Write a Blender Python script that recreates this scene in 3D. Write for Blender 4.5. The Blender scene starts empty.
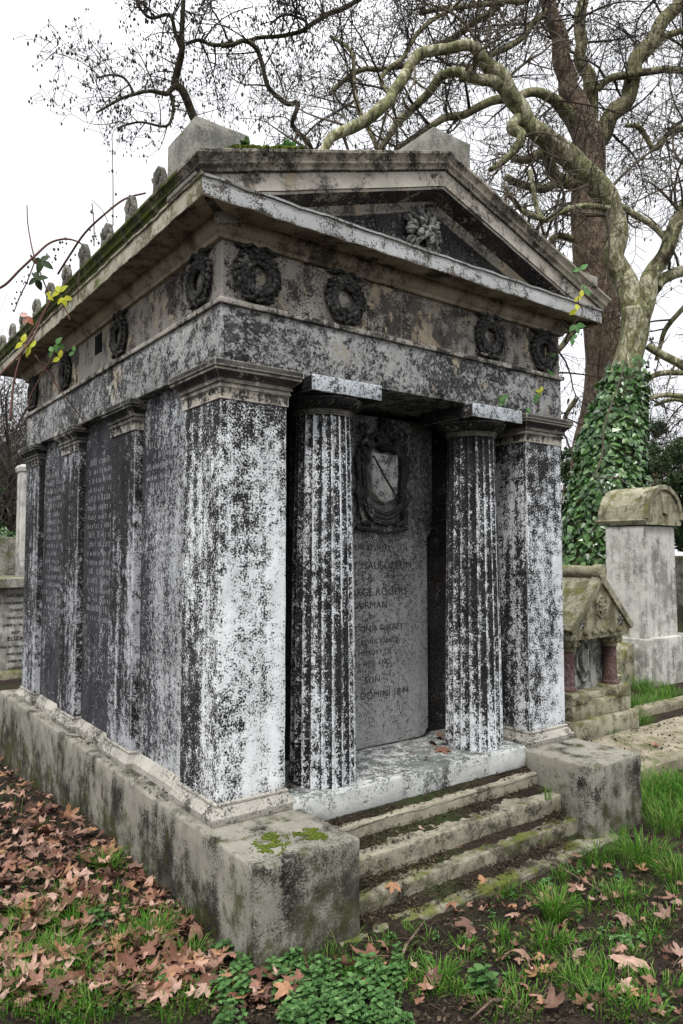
import bpy, bmesh, math, random
from mathutils import Vector, Matrix, noise
random.seed(7)
PI=math.pi
S=bpy.context.scene
COL=S.collection
# ------------------------------------------------------------ camera
CAM=Vector((-1.546,-3.012,1.6)); YAW=math.radians(36.794); PIT=math.radians(3.239); FPX=721.0
FW=Vector((math.sin(YAW)*math.cos(PIT),math.cos(YAW)*math.cos(PIT),math.sin(PIT)))
RT=Vector((math.cos(YAW),-math.sin(YAW),0)); UP=RT.cross(FW)
def at(px,py,w):
    return CAM+(FW+RT*((px-341.5)/FPX)+UP*((512-py)/FPX))*w
def onz(px,py,z=0.0):
    r=FW+RT*((px-341.5)/FPX)+UP*((512-py)/FPX); return CAM+r*((z-CAM.z)/r.z)
cam=bpy.data.cameras.new('camera'); cam.sensor_fit='VERTICAL'; cam.sensor_height=36; cam.lens=FPX/1024*36
cam.clip_start=.05; cam.clip_end=2000
co=bpy.data.objects.new('camera',cam); COL.objects.link(co); S.camera=co
co.matrix_world=Matrix(((RT.x,UP.x,-FW.x,CAM.x),(RT.y,UP.y,-FW.y,CAM.y),(RT.z,UP.z,-FW.z,CAM.z),(0,0,0,1)))
# ------------------------------------------------------------ node helper
class NT:
    def __init__(s,name):
        s.m=bpy.data.materials.new(name); s.m.use_nodes=True; s.t=s.m.node_tree; s.t.nodes.clear()
        s.out=s.n('ShaderNodeOutputMaterial'); s.b=s.n('ShaderNodeBsdfPrincipled'); s.l(s.b.outputs[0],s.out.inputs[0])
        s.geo=s.n('ShaderNodeNewGeometry'); s.P=s.geo.outputs['Position']; s.b.inputs['Specular IOR Level'].default_value=.1
    def n(s,k): return s.t.nodes.new(k)
    def l(s,a,b): s.t.links.new(a,b)
    def put(s,v,sock):
        if isinstance(v,bpy.types.NodeSocket): s.l(v,sock)
        elif v is not None:
            if isinstance(v,(tuple,list)) and len(v)==3 and sock.type=='RGBA': v=(*v,1)
            sock.default_value=v
    def scale(s,vec,sc):
        n=s.n('ShaderNodeVectorMath'); n.operation='MULTIPLY'; s.put(vec,n.inputs[0]); n.inputs[1].default_value=sc if isinstance(sc,tuple) else (sc,)*3; return n.outputs[0]
    def noise(s,sc,det=4,ro=.6,vec=None,dist=0):
        n=s.n('ShaderNodeTexNoise'); s.l(vec if vec is not None else s.P,n.inputs['Vector'])
        n.inputs['Scale'].default_value=sc; n.inputs['Detail'].default_value=det; n.inputs['Roughness'].default_value=ro; n.inputs['Distortion'].default_value=dist
        return n.outputs['Fac']
    def vor(s,sc,vec=None,feat='F1',out='Distance'):
        n=s.n('ShaderNodeTexVoronoi'); n.feature=feat; s.l(vec if vec is not None else s.P,n.inputs['Vector']); n.inputs['Scale'].default_value=sc; return n.outputs[out]
    def ma(s,op,a,b=None,c=None,clamp=False):
        n=s.n('ShaderNodeMath'); n.operation=op; n.use_clamp=clamp
        s.put(a,n.inputs[0]); s.put(b,n.inputs[1]); s.put(c,n.inputs[2]); return n.outputs[0]
    def mr(s,v,a,b,c=0.,d=1.,smooth=False):
        n=s.n('ShaderNodeMapRange'); n.interpolation_type='SMOOTHSTEP' if smooth else 'LINEAR'
        s.put(v,n.inputs[0])
        for i,x in enumerate((a,b,c,d)): n.inputs[i+1].default_value=x
        return n.outputs[0]
    def mix(s,f,a,b,mode='MIX'):
        n=s.n('ShaderNodeMix'); n.data_type='RGBA'; n.blend_type=mode
        s.put(f,n.inputs[0]); s.put(a,n.inputs[6]); s.put(b,n.inputs[7]); return n.outputs[2]
    def sep(s,v,i):
        n=s.n('ShaderNodeSeparateXYZ'); s.l(v,n.inputs[0]); return n.outputs[i]
    def ramp(s,f,stops):
        n=s.n('ShaderNodeValToRGB'); s.l(f,n.inputs[0]); e=n.color_ramp.elements
        while len(e)<len(stops): e.new(.5)
        for el,(p,c) in zip(e,stops): el.position=p; el.color=(*c,1)
        return n.outputs[0]
    def fin(s,col,rough=.9,h=None,strength=.4,dist=.004):
        s.put(col,s.b.inputs['Base Color']); s.put(rough,s.b.inputs['Roughness'])
        if h is not None:
            b=s.n('ShaderNodeBump'); b.inputs['Strength'].default_value=strength; b.inputs['Distance'].default_value=dist
            s.l(h,b.inputs['Height']); s.l(b.outputs[0],s.b.inputs['Normal'])
        return s.m
def stone(name,dark=(.035,.036,.038),mid=(.11,.11,.11),white=(.72,.73,.72),z=(0,3,.0,.0),sc=14,streak=.25,soft=.02,
          beige=None,bt=.62,moss=None,mt=.6,mossz=None,bump=.5,edge=0,y=None,seed=0.,x=None,fine=.35,rust=None,isl=0,grey=.6,bigk=.6,nx=0,nzk=0,fs=80,zlow=0,grime=0):
    N=NT(name)
    v=N.n('ShaderNodeVectorMath'); v.operation='ADD'; N.l(N.P,v.inputs[0]); v.inputs[1].default_value=(seed*3.1,seed*7.7,seed*1.3); V=v.outputs[0]
    s=N.noise(sc,9,.72,V); f=N.noise(fs,4,.75,V); st=N.noise(1,5,.6,N.scale(V,(11,11,.9))); big=N.noise(1.7,4,.6,V)
    t=N.ma('MULTIPLY_ADD',N.ma('SUBTRACT',s,.5),1.15,.5); t=N.ma('MULTIPLY_ADD',N.ma('SUBTRACT',f,.5),fine*2.2,t)
    t=N.ma('MULTIPLY_ADD',N.ma('SUBTRACT',st,.5),streak*1.5,t); t=N.ma('MULTIPLY_ADD',N.ma('SUBTRACT',big,.5),bigk,t)
    if zlow: t=N.ma('ADD',t,N.mr(N.sep(N.P,2),.45,.95,-zlow,0))
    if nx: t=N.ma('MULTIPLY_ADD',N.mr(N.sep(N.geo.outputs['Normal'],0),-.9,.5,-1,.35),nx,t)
    if nzk: t=N.ma('MULTIPLY_ADD',N.sep(N.geo.outputs['Normal'],2),-nzk,t)
    if isl: t=N.ma('MULTIPLY_ADD',N.ma('SUBTRACT',N.geo.outputs['Random Per Island'],.5),isl,t)
    t=N.ma('ADD',t,N.mr(N.sep(N.P,2),z[0],z[1],z[2],z[3]))
    if y: t=N.ma('ADD',t,N.mr(N.sep(N.P,1),*y))
    if x: t=N.ma('ADD',t,N.mr(N.sep(N.P,0),*x))
    mask=N.mr(t,.5-soft,.5+soft,smooth=True)
    base=N.mix(N.mr(N.noise(5,7,.7,V),.38,.64),dark,mid)
    base=N.mix(N.mr(f,.45,.75,0,.4),base,(.13,.125,.12))
    if beige: base=N.mix(N.mr(N.noise(4.5,9,.74,N.scale(V,(1.0,1.0,.8))),bt,bt+.03),base,N.mix(N.mr(s,.35,.6),beige,tuple(c*.55 for c in beige)))
    if rust: base=N.mix(N.mr(N.noise(1.6,6,.65,V),.5,.7,0,.8),base,rust)
    wv=N.mix(N.mr(N.noise(6,6,.7,V),.35,.65),white,tuple(c*.68 for c in white))
    wv=N.mix(N.mr(N.noise(25,5,.7,V),.3,.7,0,.4),wv,tuple(c*.6 for c in white))
    base=N.mix(N.mr(N.ma('MULTIPLY_ADD',N.ma('SUBTRACT',N.noise(9,6,.65,V),.5),.3,t),.38,.56,0,grey,True),base,tuple(c*.42 for c in white))
    col=N.mix(mask,base,wv)
    if isl: col=N.mix(N.mr(N.geo.outputs['Random Per Island'],0,1,0,.35),col,(.03,.03,.03))
    if edge:
        b=N.n('ShaderNodeBevel'); b.samples=4; b.inputs['Radius'].default_value=.012
        d=N.n('ShaderNodeVectorMath'); d.operation='DOT_PRODUCT'; N.l(b.outputs[0],d.inputs[0]); N.l(N.geo.outputs['Normal'],d.inputs[1])
        e=N.mr(d.outputs['Value'],.995,.90,0,edge); e=N.ma('MULTIPLY',e,N.mr(s,.36,.5))
        col=N.mix(e,col,white)
    if moss:
        m=N.noise(7,8,.7,V); m=N.ma('MULTIPLY_ADD',f,.3,m)
        if mossz: m=N.ma('ADD',m,N.mr(N.sep(N.P,2),*mossz))
        m=N.ma('MULTIPLY_ADD',N.sep(N.geo.outputs['Normal'],2),.08,m)
        col=N.mix(N.mr(m,mt,mt+.12,0,.85),col,N.mix(N.mr(f,.35,.65),moss,tuple(c*.35 for c in moss)))
    h=N.ma('MULTIPLY_ADD',mask,.35,N.ma('MULTIPLY_ADD',s,.9,N.ma('MULTIPLY',f,.45)))
    return N.fin(col,.92,h,bump,.006)
M={}
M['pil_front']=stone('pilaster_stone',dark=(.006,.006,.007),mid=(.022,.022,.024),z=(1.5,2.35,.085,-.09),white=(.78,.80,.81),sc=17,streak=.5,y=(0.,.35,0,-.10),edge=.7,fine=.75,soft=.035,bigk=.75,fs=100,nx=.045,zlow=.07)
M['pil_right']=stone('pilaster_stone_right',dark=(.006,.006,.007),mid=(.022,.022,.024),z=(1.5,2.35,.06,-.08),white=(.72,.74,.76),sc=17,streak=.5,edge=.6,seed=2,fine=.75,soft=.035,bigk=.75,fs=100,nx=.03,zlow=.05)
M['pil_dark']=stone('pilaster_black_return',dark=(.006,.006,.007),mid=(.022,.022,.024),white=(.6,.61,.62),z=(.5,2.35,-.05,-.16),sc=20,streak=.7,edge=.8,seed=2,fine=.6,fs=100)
M['pil_side']=stone('side_pilaster_stone',dark=(.006,.006,.007),mid=(.022,.022,.024),white=(.46,.47,.49),z=(.5,1.9,.03,-.15),sc=20,streak=.5,edge=1.0,seed=1,fine=.6,soft=.04,bigk=.7,fs=100,y=(.4,3.4,.02,-.04),grey=.35)
M['panel']=stone('side_panel_stone',dark=(.012,.012,.015),mid=(.045,.046,.052),white=(.46,.47,.48),z=(.4,2.2,.05,-.06),y=(.4,1.3,.05,-.22),sc=26,streak=.5,seed=3,fine=.7,soft=.05,bigk=.8,fs=110,grey=.4)
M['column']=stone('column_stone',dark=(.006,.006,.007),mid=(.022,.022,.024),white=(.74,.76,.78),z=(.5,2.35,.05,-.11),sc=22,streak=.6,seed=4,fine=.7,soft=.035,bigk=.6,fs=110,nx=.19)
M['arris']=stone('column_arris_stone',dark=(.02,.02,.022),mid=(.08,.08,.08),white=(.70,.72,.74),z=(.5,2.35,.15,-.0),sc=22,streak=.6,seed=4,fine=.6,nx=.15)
M['echinus']=stone('capital_dark_stone',dark=(.005,.005,.006),mid=(.02,.02,.02),z=(0,3,-.17,-.17),white=(.45,.42,.36),sc=12,edge=.5)
M['abacus']=stone('abacus_stone',dark=(.03,.03,.03),z=(0,3,.06,.06),white=(.54,.57,.60),sc=26,seed=5,edge=.5,fine=.6,fs=100)
M['cap']=stone('capital_stone',dark=(.015,.015,.016),mid=(.06,.055,.05),z=(2.3,2.43,.12,-.2),white=(.50,.46,.39),sc=14,edge=.9,soft=.05)
M['cap_dark']=stone('side_capital_stone',dark=(.008,.008,.009),mid=(.03,.03,.03),z=(2.3,2.43,.02,-.12),white=(.42,.40,.35),sc=14,edge=.5,soft=.05,seed=33,fine=.4)
M['base']=stone('pilaster_base_stone',z=(0,3,.05,.05),white=(.42,.40,.35),mid=(.14,.13,.11),sc=12,soft=.12,fine=.55,moss=(.09,.10,.03),mt=.80,dark=(.02,.02,.018))
M['arch']=stone('architrave_stone',dark=(.008,.008,.009),mid=(.07,.07,.072),white=(.48,.48,.47),beige=(.44,.38,.28),bt=.57,z=(0,3,-.065,-.065),sc=16,streak=.1,x=(-.02,.02,.06,0),edge=.6,seed=6,fine=.5,soft=.09,isl=.14,bigk=.7)
M['frieze']=stone('frieze_stone',dark=(.008,.007,.007),mid=(.13,.115,.10),white=(.46,.43,.38),beige=(.50,.42,.30),bt=.525,z=(0,3,-.065,-.065),sc=12,x=(-.02,.02,.09,0),edge=.6,seed=7,fine=.45,soft=.09,isl=.16)
M['taenia']=stone('taenia_stone',z=(0,3,.02,.02),white=(.46,.43,.38),mid=(.10,.09,.08),dark=(.02,.02,.02),sc=14,soft=.05)
M['carv']=stone('carved_stone',dark=(.005,.005,.006),mid=(.018,.018,.018),white=(.30,.29,.27),z=(0,3,-.17,-.17),sc=12,edge=.25,seed=8)
M['boss']=stone('boss_stone',dark=(.012,.012,.013),mid=(.08,.08,.08),white=(.24,.24,.225),z=(0,3,-.05,-.05),sc=14,edge=.8,seed=8)
M['corn']=stone('cornice_stone',dark=(.03,.027,.024),mid=(.13,.115,.095),white=(.52,.485,.42),z=(0,3,.05,.05),sc=9,soft=.12,streak=.3,beige=(.34,.28,.19),bt=.56,moss=(.10,.13,.02),mt=.85,seed=9,fine=.2)
M['sima']=stone('sima_stone',dark=(.03,.027,.022),mid=(.12,.105,.085),white=(.46,.42,.34),z=(0,3,-.0,-.0),sc=10,soft=.14,x=(-.15,.3,-.06,0),moss=(.10,.12,.02),mt=.82,seed=10,fine=.2)
M['mossy_sima']=stone('mossy_eave_stone',dark=(.014,.018,.008),mid=(.05,.055,.028),white=(.24,.23,.15),z=(0,3,-.03,-.03),sc=16,soft=.07,moss=(.12,.16,.015),mt=.55,seed=11,bump=.9)
M['geison']=stone('geison_stone',dark=(.025,.022,.02),mid=(.12,.10,.085),white=(.50,.51,.505),z=(3.15,3.18,-.10,.09),sc=12,soft=.05,rust=(.18,.13,.09),seed=12,fine=.55,streak=.3,grey=.8,fs=100)
M['eave']=stone('eave_fascia_stone',dark=(.05,.045,.03),mid=(.17,.15,.10),white=(.46,.43,.34),z=(0,3,.05,.05),sc=9,soft=.10,moss=(.11,.14,.02),mt=.68,seed=31)
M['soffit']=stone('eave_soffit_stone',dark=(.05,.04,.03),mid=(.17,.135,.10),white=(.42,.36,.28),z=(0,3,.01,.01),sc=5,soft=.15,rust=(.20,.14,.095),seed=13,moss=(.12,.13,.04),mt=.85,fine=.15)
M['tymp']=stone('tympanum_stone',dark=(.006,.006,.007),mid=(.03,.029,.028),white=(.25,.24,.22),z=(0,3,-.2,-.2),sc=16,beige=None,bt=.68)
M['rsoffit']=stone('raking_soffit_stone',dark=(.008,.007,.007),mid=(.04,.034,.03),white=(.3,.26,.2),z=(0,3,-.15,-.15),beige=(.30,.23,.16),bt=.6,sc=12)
M['roof']=stone('roof_stone',dark=(.06,.06,.05),mid=(.16,.16,.13),white=(.4,.38,.33),moss=(.10,.12,.03),mt=.65)
M['acro']=stone('acroterion_stone',dark=(.12,.12,.11),mid=(.17,.165,.14),white=(.30,.29,.25),z=(0,3,.03,.03),sc=10,soft=.1,moss=(.13,.14,.04),mt=.70,seed=14)
M['ante']=stone('antefix_stone',dark=(.03,.03,.025),mid=(.09,.085,.07),white=(.22,.21,.18),sc=14,soft=.1,moss=(.12,.13,.04),mt=.8,seed=15)
M['plinth']=stone('plinth_stone',dark=(.012,.011,.008),mid=(.10,.092,.07),white=(.27,.257,.215),z=(-.1,.38,-.10,.11),sc=5,soft=.11,streak=.4,moss=(.06,.065,.018),mt=.69,mossz=(-.1,.37,.10,-.06),seed=16,bump=.6,y=(-.53,-.40,-.09,-.01),fine=.38,fs=110)
M['stylobate']=stone('stylobate_stone',dark=(.05,.052,.05),mid=(.15,.165,.145),white=(.52,.53,.515),z=(0,3,.13,.13),sc=14,soft=.1,seed=17,moss=(.08,.1,.04),mt=.90,fine=.6,nzk=.16)
M['step']=stone('step_stone',dark=(.02,.018,.012),mid=(.11,.10,.07),white=(.32,.295,.225),z=(.02,.28,-.07,.11),sc=10,soft=.2,moss=(.12,.14,.025),mt=.735,mossz=(.02,.28,.07,-.12),seed=18,edge=.5,fine=.15,streak=.1)
M['slab']=stone('inscribed_slab_stone',dark=(.015,.015,.018),mid=(.09,.09,.09),white=(.40,.40,.395),z=(.4,2.1,.12,-.06),sc=36,soft=.09,streak=.3,seed=19,fine=.8,rust=(.07,.04,.03),bigk=.5,fs=120)
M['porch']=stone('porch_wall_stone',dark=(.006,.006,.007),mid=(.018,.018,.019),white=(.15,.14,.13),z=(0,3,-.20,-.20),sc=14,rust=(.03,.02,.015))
M['wall']=stone('wall_stone',dark=(.04,.04,.045),mid=(.09,.09,.095),white=(.4,.4,.4),z=(0,3,-.05,-.05))
M['tomb_y']=stone('mossy_tomb_stone',dark=(.045,.042,.025),mid=(.17,.155,.095),white=(.34,.32,.23),z=(0,3,.02,.02),sc=9,soft=.1,moss=(.15,.15,.04),mt=.70,seed=20)
M['tomb_w']=stone('pale_tomb_stone',dark=(.15,.15,.14),mid=(.30,.285,.24),white=(.56,.545,.50),z=(.5,2.,-.02,.08),sc=8,soft=.12,streak=.5,seed=21,moss=(.2,.19,.1),mt=.88)
M['tomb_d']=stone('dark_tomb_panel',dark=(.05,.05,.048),mid=(.13,.13,.12),white=(.4,.4,.37),z=(0,3,-.03,-.03),sc=14,seed=22)
M['granite']=stone('red_granite',dark=(.045,.018,.015),mid=(.09,.045,.04),white=(.2,.15,.14),z=(0,3,-.06,-.06),sc=40)
M['ledger']=stone('ledger_stone',dark=(.13,.115,.08),mid=(.2,.17,.12),white=(.34,.30,.22),z=(0,3,.03,.03),sc=5,soft=.12,moss=(.10,.12,.03),mt=.72,seed=23)
N=NT('incised_letter'); M['letter']=N.fin(N.mix(N.mr(N.noise(70,4,.7),.4,.6),(.012,.012,.013),(.07,.07,.07)),.9)
M['shield']=stone('shield_stone',dark=(.05,.05,.05),mid=(.16,.16,.155),white=(.55,.55,.53),z=(0,3,.03,.03),sc=30)
M['letterside']=NT('worn_letter').fin((.24,.245,.25),.9)
M['dark']=NT('dark_opening').fin((.006,.006,.006),1)
def leafmat(name,cols,rough=.7,trans=0,vein=True,sc=1.0):
    N=NT(name); isl=N.geo.outputs['Random Per Island']
    oi=N.n('ShaderNodeObjectInfo'); r=N.ma('FRACT',N.ma('ADD',isl,N.ma('MULTIPLY',oi.outputs['Random'],7.3)))
    k=len(cols); c=N.ramp(r,[((i+.5)/k,cols[i]) for i in range(k)])
    n=N.noise(40,5,.65); c=N.mix(N.mr(n,.35,.65,0,.5),c,tuple(x*.5 for x in cols[0]))
    m=N.fin(c,rough,N.noise(90,3,.6),.4,.003)
    if trans:
        N.b.inputs['Transmission Weight'].default_value=0
        tr=N.n('ShaderNodeBsdfTranslucent'); N.l(c,tr.inputs[0]); ad=N.n('ShaderNodeMixShader'); ad.inputs[0].default_value=trans
        N.l(N.b.outputs[0],ad.inputs[1]); N.l(tr.outputs[0],ad.inputs[2]); N.l(ad.outputs[0],N.out.inputs[0])
    return m
M['leaf']=leafmat('dry_leaf',[(.11,.05,.032),(.26,.14,.10),(.40,.25,.185),(.035,.018,.013),(.30,.175,.125),(.44,.30,.235),(.06,.028,.02),(.20,.10,.07),(.33,.18,.10)],.6)
M['litter']=leafmat('leaf_litter',[(.07,.035,.022),(.18,.095,.065),(.035,.02,.014),(.30,.18,.13),(.10,.05,.035)],.65)
M['debris']=leafmat('soil_crumb',[(.03,.023,.016),(.06,.045,.03),(.02,.016,.012),(.12,.09,.06),(.04,.035,.018)],.95)
M['grass']=leafmat('grass_blade',[(.05,.15,.015),(.09,.24,.02),(.03,.09,.01),(.13,.30,.04),(.07,.18,.02),(.24,.27,.09)],.55,.3)
M['weed']=leafmat('weed_leaf',[(.05,.12,.035),(.11,.23,.07),(.035,.08,.025),(.17,.30,.11),(.08,.17,.05)],.5,.25)
M['ivy']=leafmat('ivy_leaf',[(.03,.08,.02),(.06,.15,.035),(.12,.24,.07),(.015,.04,.012),(.22,.34,.14),(.07,.17,.03)],.28,.1)
M['ivy'].node_tree.nodes['Principled BSDF'].inputs['Specular IOR Level'].default_value=.6
M['ygreen']=leafmat('yellow_green_leaf',[(.55,.55,.05),(.45,.52,.06),(.62,.60,.08)],.5,.4)
M['green']=leafmat('green_leaf',[(.09,.2,.06),(.13,.27,.1)],.5,.3)
M['darkleaf']=leafmat('dark_leaf',[(.03,.05,.02),(.04,.06,.03)],.5,.1)
M['orange']=leafmat('orange_leaf',[(.5,.2,.12)],.5,.3)
M['evergreen']=leafmat('evergreen_leaf',[(.03,.055,.02),(.05,.085,.03),(.02,.04,.015),(.08,.12,.05)],.6,.1)
M['moss']=leafmat('moss',[(.06,.085,.012),(.12,.15,.02),(.035,.045,.01)],.98)
def bark(name,cols,sc=4.5,st=.6):
    N=NT(name); vv=N.scale(N.P,(1,1,.45)); n=N.noise(sc,6,.6,vv,1.0); v=N.noise(sc*3,5,.65,vv)
    k=len(cols); c=N.ramp(n,[(.36+.28*i/(k-1),cols[i]) for i in range(k)])
    c=N.mix(N.mr(v,.48,.6,0,.55),c,tuple(x*.5 for x in cols[0])); c=N.mix(N.mr(N.noise(40,4,.6),.4,.7,0,.5),c,tuple(x*.4 for x in cols[0]))
    return N.fin(c,.9,N.ma('ADD',N.ma('MULTIPLY',v,1.5),N.noise(30,5,.65)),st,.03)
M['bark_pale']=bark('pale_plane_bark',[(.06,.05,.035),(.28,.28,.16),(.16,.17,.07),(.55,.52,.38),(.26,.24,.14)])
M['bark_brown']=bark('brown_bark',[(.09,.06,.045),(.19,.135,.10),(.27,.215,.155),(.13,.085,.065),(.33,.27,.20)],5,.9)
M['bark_green']=bark('mossy_bark',[(.06,.055,.03),(.20,.20,.10),(.30,.27,.18),(.12,.13,.05)])
M['bark_dark']=bark('dark_bark',[(.03,.026,.018),(.07,.065,.04),(.10,.09,.055),(.04,.038,.022)])
M['twig']=NT('twig_bark').fin((.045,.038,.032),.9)
M['twig2']=NT('pale_twig_bark').fin((.10,.085,.065),.9)
M['vine']=NT('bramble_stem').fin((.10,.055,.045),.8)
N=NT('soil'); a=N.noise(6,8,.7); b=N.noise(50,6,.7)
c=N.mix(N.mr(a,.35,.65),(.009,.007,.006),(.03,.022,.016)); c=N.mix(N.mr(b,.45,.7),c,(.05,.037,.027)); c=N.mix(N.mr(N.noise(1.3,5,.6),.52,.68,0,.8),c,(.035,.05,.016))
M['soil']=N.fin(c,.95,N.ma('MULTIPLY_ADD',b,.8,a),.9,.03)
# ------------------------------------------------------------ object helpers
def setp(o,label=None,cat=None,group=None,kind=None):
    for k,v in (('label',label),('category',cat),('group',group),('kind',kind)):
        if v: o[k]=v
    return o
def thing(name,label,cat,loc=(0,0,0),group=None,rot=None):
    o=bpy.data.objects.new(name,None); COL.objects.link(o); o.location=loc; o.empty_display_size=.1
    if rot: o.rotation_euler=rot
    return setp(o,label,cat,group)
def org(o):
    v=Vector((0,0,0))
    while o is not None: v=v+Vector(o.location); o=o.parent
    return v
def mesh_obj(name,me,mats,parent=None):
    if not isinstance(mats,(list,tuple)): mats=[mats]
    for m in mats: me.materials.append(m)
    o=bpy.data.objects.new(name,me); COL.objects.link(o)
    if parent is not None: o.parent=parent
    return o
def obj(name,bm,mats,parent=None,sharp=.6,local=False,smooth=True):
    bm.normal_update()
    if smooth:
        for f in bm.faces: f.smooth=True
        for e in bm.edges:
            if len(e.link_faces)==2 and e.calc_face_angle(0)>sharp: e.smooth=False
    if parent is not None and not local:
        o0=org(parent)
        if o0.length>0: bmesh.ops.translate(bm,verts=bm.verts,vec=-o0)
    me=bpy.data.meshes.new(name); bm.to_mesh(me); bm.free()
    return mesh_obj(name,me,mats,parent)
def pyobj(name,V,F,mats,parent=None,mi=None,smooth=False,local=False):
    if parent is not None and not local:
        o0=org(parent); V=[(v[0]-o0.x,v[1]-o0.y,v[2]-o0.z) for v in V]
    me=bpy.data.meshes.new(name); me.from_pydata([tuple(v) for v in V],[],F); me.update()
    if smooth: me.polygons.foreach_set('use_smooth',[True]*len(me.polygons))
    o=mesh_obj(name,me,mats,parent)
    if mi: me.polygons.foreach_set('material_index',mi)
    return o
def NB(): return bmesh.new()
def nz(p,s=1.0,seed=0): return noise.noise(Vector((p[0]*s+seed,p[1]*s+seed*2,p[2]*s)))
def rbox(bm,lo,hi,r=.01,step=.06,amp=.002,ns=6,chip=0.,xf=None):
    ax=[]
    for a,b in zip(lo,hi):
        rr=min(r,(b-a)*.45); n=max(1,int(round((b-a-2*rr)/step)))
        ax.append(([a,a+rr*.35,a+rr]+[a+rr+(b-a-2*rr)*i/n for i in range(1,n)]+[b-rr,b-rr*.35,b],rr))
    L=[len(a[0])-1 for a in ax]; vd={}
    def vt(i,j,k):
        key=(i,j,k)
        if key in vd: return vd[key]
        p=Vector((ax[0][0][i],ax[1][0][j],ax[2][0][k])); q=Vector([min(max(p[t],lo[t]+ax[t][1]),hi[t]-ax[t][1]) for t in range(3)])
        d=p-q; nn=sum(1 for t in range(3) if abs(d[t])>1e-9)
        if d.length>1e-9:
            rr=min(a[1] for a in ax); dd=d.normalized(); 
            if nn>1: p=q+dd*max(abs(x) for x in d)
            a=amp*nz(p,ns)+amp*.5*nz(p,ns*4,3)
            if nn>1: a-=chip*max(0,nz(p,9,5)-.05)*2+chip*.5*max(0,nz(p,30,9))
            p=p+dd*a
        if xf: p=xf(p)
        vd[key]=bm.verts.new(p); return vd[key]
    for t in range(3):
        u,v=(t+1)%3,(t+2)%3
        for side in (0,L[t]):
            for i in range(L[u]):
                for j in range(L[v]):
                    idx=[]
                    for (a,b) in ((i,j),(i+1,j),(i+1,j+1),(i,j+1)):
                        k=[0,0,0]; k[t]=side; k[u]=a; k[v]=b; idx.append(vt(*k))
                    if side==0: idx.reverse()
                    bm.faces.new(idx)
def rings(bm,loops,closed=True,mat=None,cap0=False,cap1=False):
    vs=[[bm.verts.new(p) for p in lp] for lp in loops]
    n=len(vs[0])
    for a,b in zip(vs,vs[1:]):
        for i in range(n if closed else n-1):
            j=(i+1)%n
            f=bm.faces.new((a[i],a[j],b[j],b[i]))
            if mat is not None: f.material_index=mat(i)
    if cap0: bm.faces.new(list(reversed(vs[0])))
    if cap1: bm.faces.new(vs[-1])
    return vs
def rectloop(x0,y0,x1,y1,z,o,step=.12,jit=.0012):
    pts=[]
    cs=[(x0-o,y0-o),(x1+o,y0-o),(x1+o,y1+o),(x0-o,y1+o)]
    base=[(x0,y0),(x1,y0),(x1,y1),(x0,y1)]
    for a in range(4):
        p,q=cs[a],cs[(a+1)%4]; bp,bq=base[a],base[(a+1)%4]
        n=max(1,int(math.dist(bp,bq)/step))
        for i in range(n):
            t=i/n; P=Vector((p[0]+(q[0]-p[0])*t,p[1]+(q[1]-p[1])*t,z))
            k=jit*(1+2*nz(P,7)); s=Vector(((q[1]-p[1]),-(q[0]-p[0]),0)).normalized()
            pts.append(P+s*(k*nz(P,15))+Vector((0,0,jit*nz(P,12,4))))
    return pts
def molding(bm,x0,y0,x1,y1,prof,cap0=True,cap1=True,step=.12,jit=.0012):
    rings(bm,[rectloop(x0,y0,x1,y1,z,o,step,jit) for o,z in prof],True,None,cap0,cap1)
def tube(V,F,pts,rad,n=6,cap=True):
    """tapered tube along pts, appended to lists"""
    b=len(V); m=len(pts); t0=(pts[1]-pts[0]).normalized(); u=t0.orthogonal().normalized()
    for i,p in enumerate(pts):
        t=(pts[min(i+1,m-1)]-pts[max(i-1,0)])
        t=t.normalized() if t.length>1e-9 else t0
        u=(u-t*u.dot(t)); u=u.normalized() if u.length>1e-6 else t.orthogonal().normalized(); w=t.cross(u)
        r=rad[i] if isinstance(rad,(list,tuple)) else rad
        for k in range(n):
            a=2*PI*k/n; V.append(p+(u*math.cos(a)+w*math.sin(a))*r)
    for i in range(m-1):
        for k in range(n):
            a=b+i*n+k; c=b+i*n+(k+1)%n; F.append((a,c,c+n,a+n))
    if cap: F.append(tuple(b+(m-1)*n+k for k in range(n))); F.append(tuple(b+k for k in range(n-1,-1,-1)))
def crs(P,R,sub):
    out=[];rr=[];n=len(P)
    for i in range(n-1):
        p0=P[max(i-1,0)];p1=P[i];p2=P[i+1];p3=P[min(i+2,n-1)]
        for k in range(sub):
            t=k/sub; out.append(.5*((2*p1)+(p2-p0)*t+(2*p0-5*p1+4*p2-p3)*t*t+(3*p1-p0-3*p2+p3)*t**3)); rr.append(R[i]+(R[i+1]-R[i])*t)
    out.append(P[-1]);rr.append(R[-1]); return out,rr
def ico(bm,c,s,rot=None,sub=1,amp=0):
    r=bmesh.ops.create_icosphere(bm,subdivisions=sub,radius=1)
    m=Matrix.Translation(c)@(rot.to_4x4() if rot else Matrix())@Matrix.Diagonal((*s,1))
    for v in r['verts']:
        p=v.co.copy()
        if amp: p*=1+amp*nz(p*2+Vector(c)*9,1.)
        v.co=m@p
def text(s,size,name,mat,parent,loc,rotx=True,ext=.002,align='CENTER'):
    cu=bpy.data.curves.new(name,'FONT'); cu.body=s; cu.size=size; cu.extrude=ext; cu.align_x=align; cu.space_character=1.1
    o=bpy.data.objects.new(name,cu); COL.objects.link(o)
    dg=bpy.context.evaluated_depsgraph_get(); me=bpy.data.meshes.new_from_object(o.evaluated_get(dg))
    bpy.data.objects.remove(o)
    me.transform(Matrix.Rotation(PI/2,4,'X'))
    return me
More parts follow.
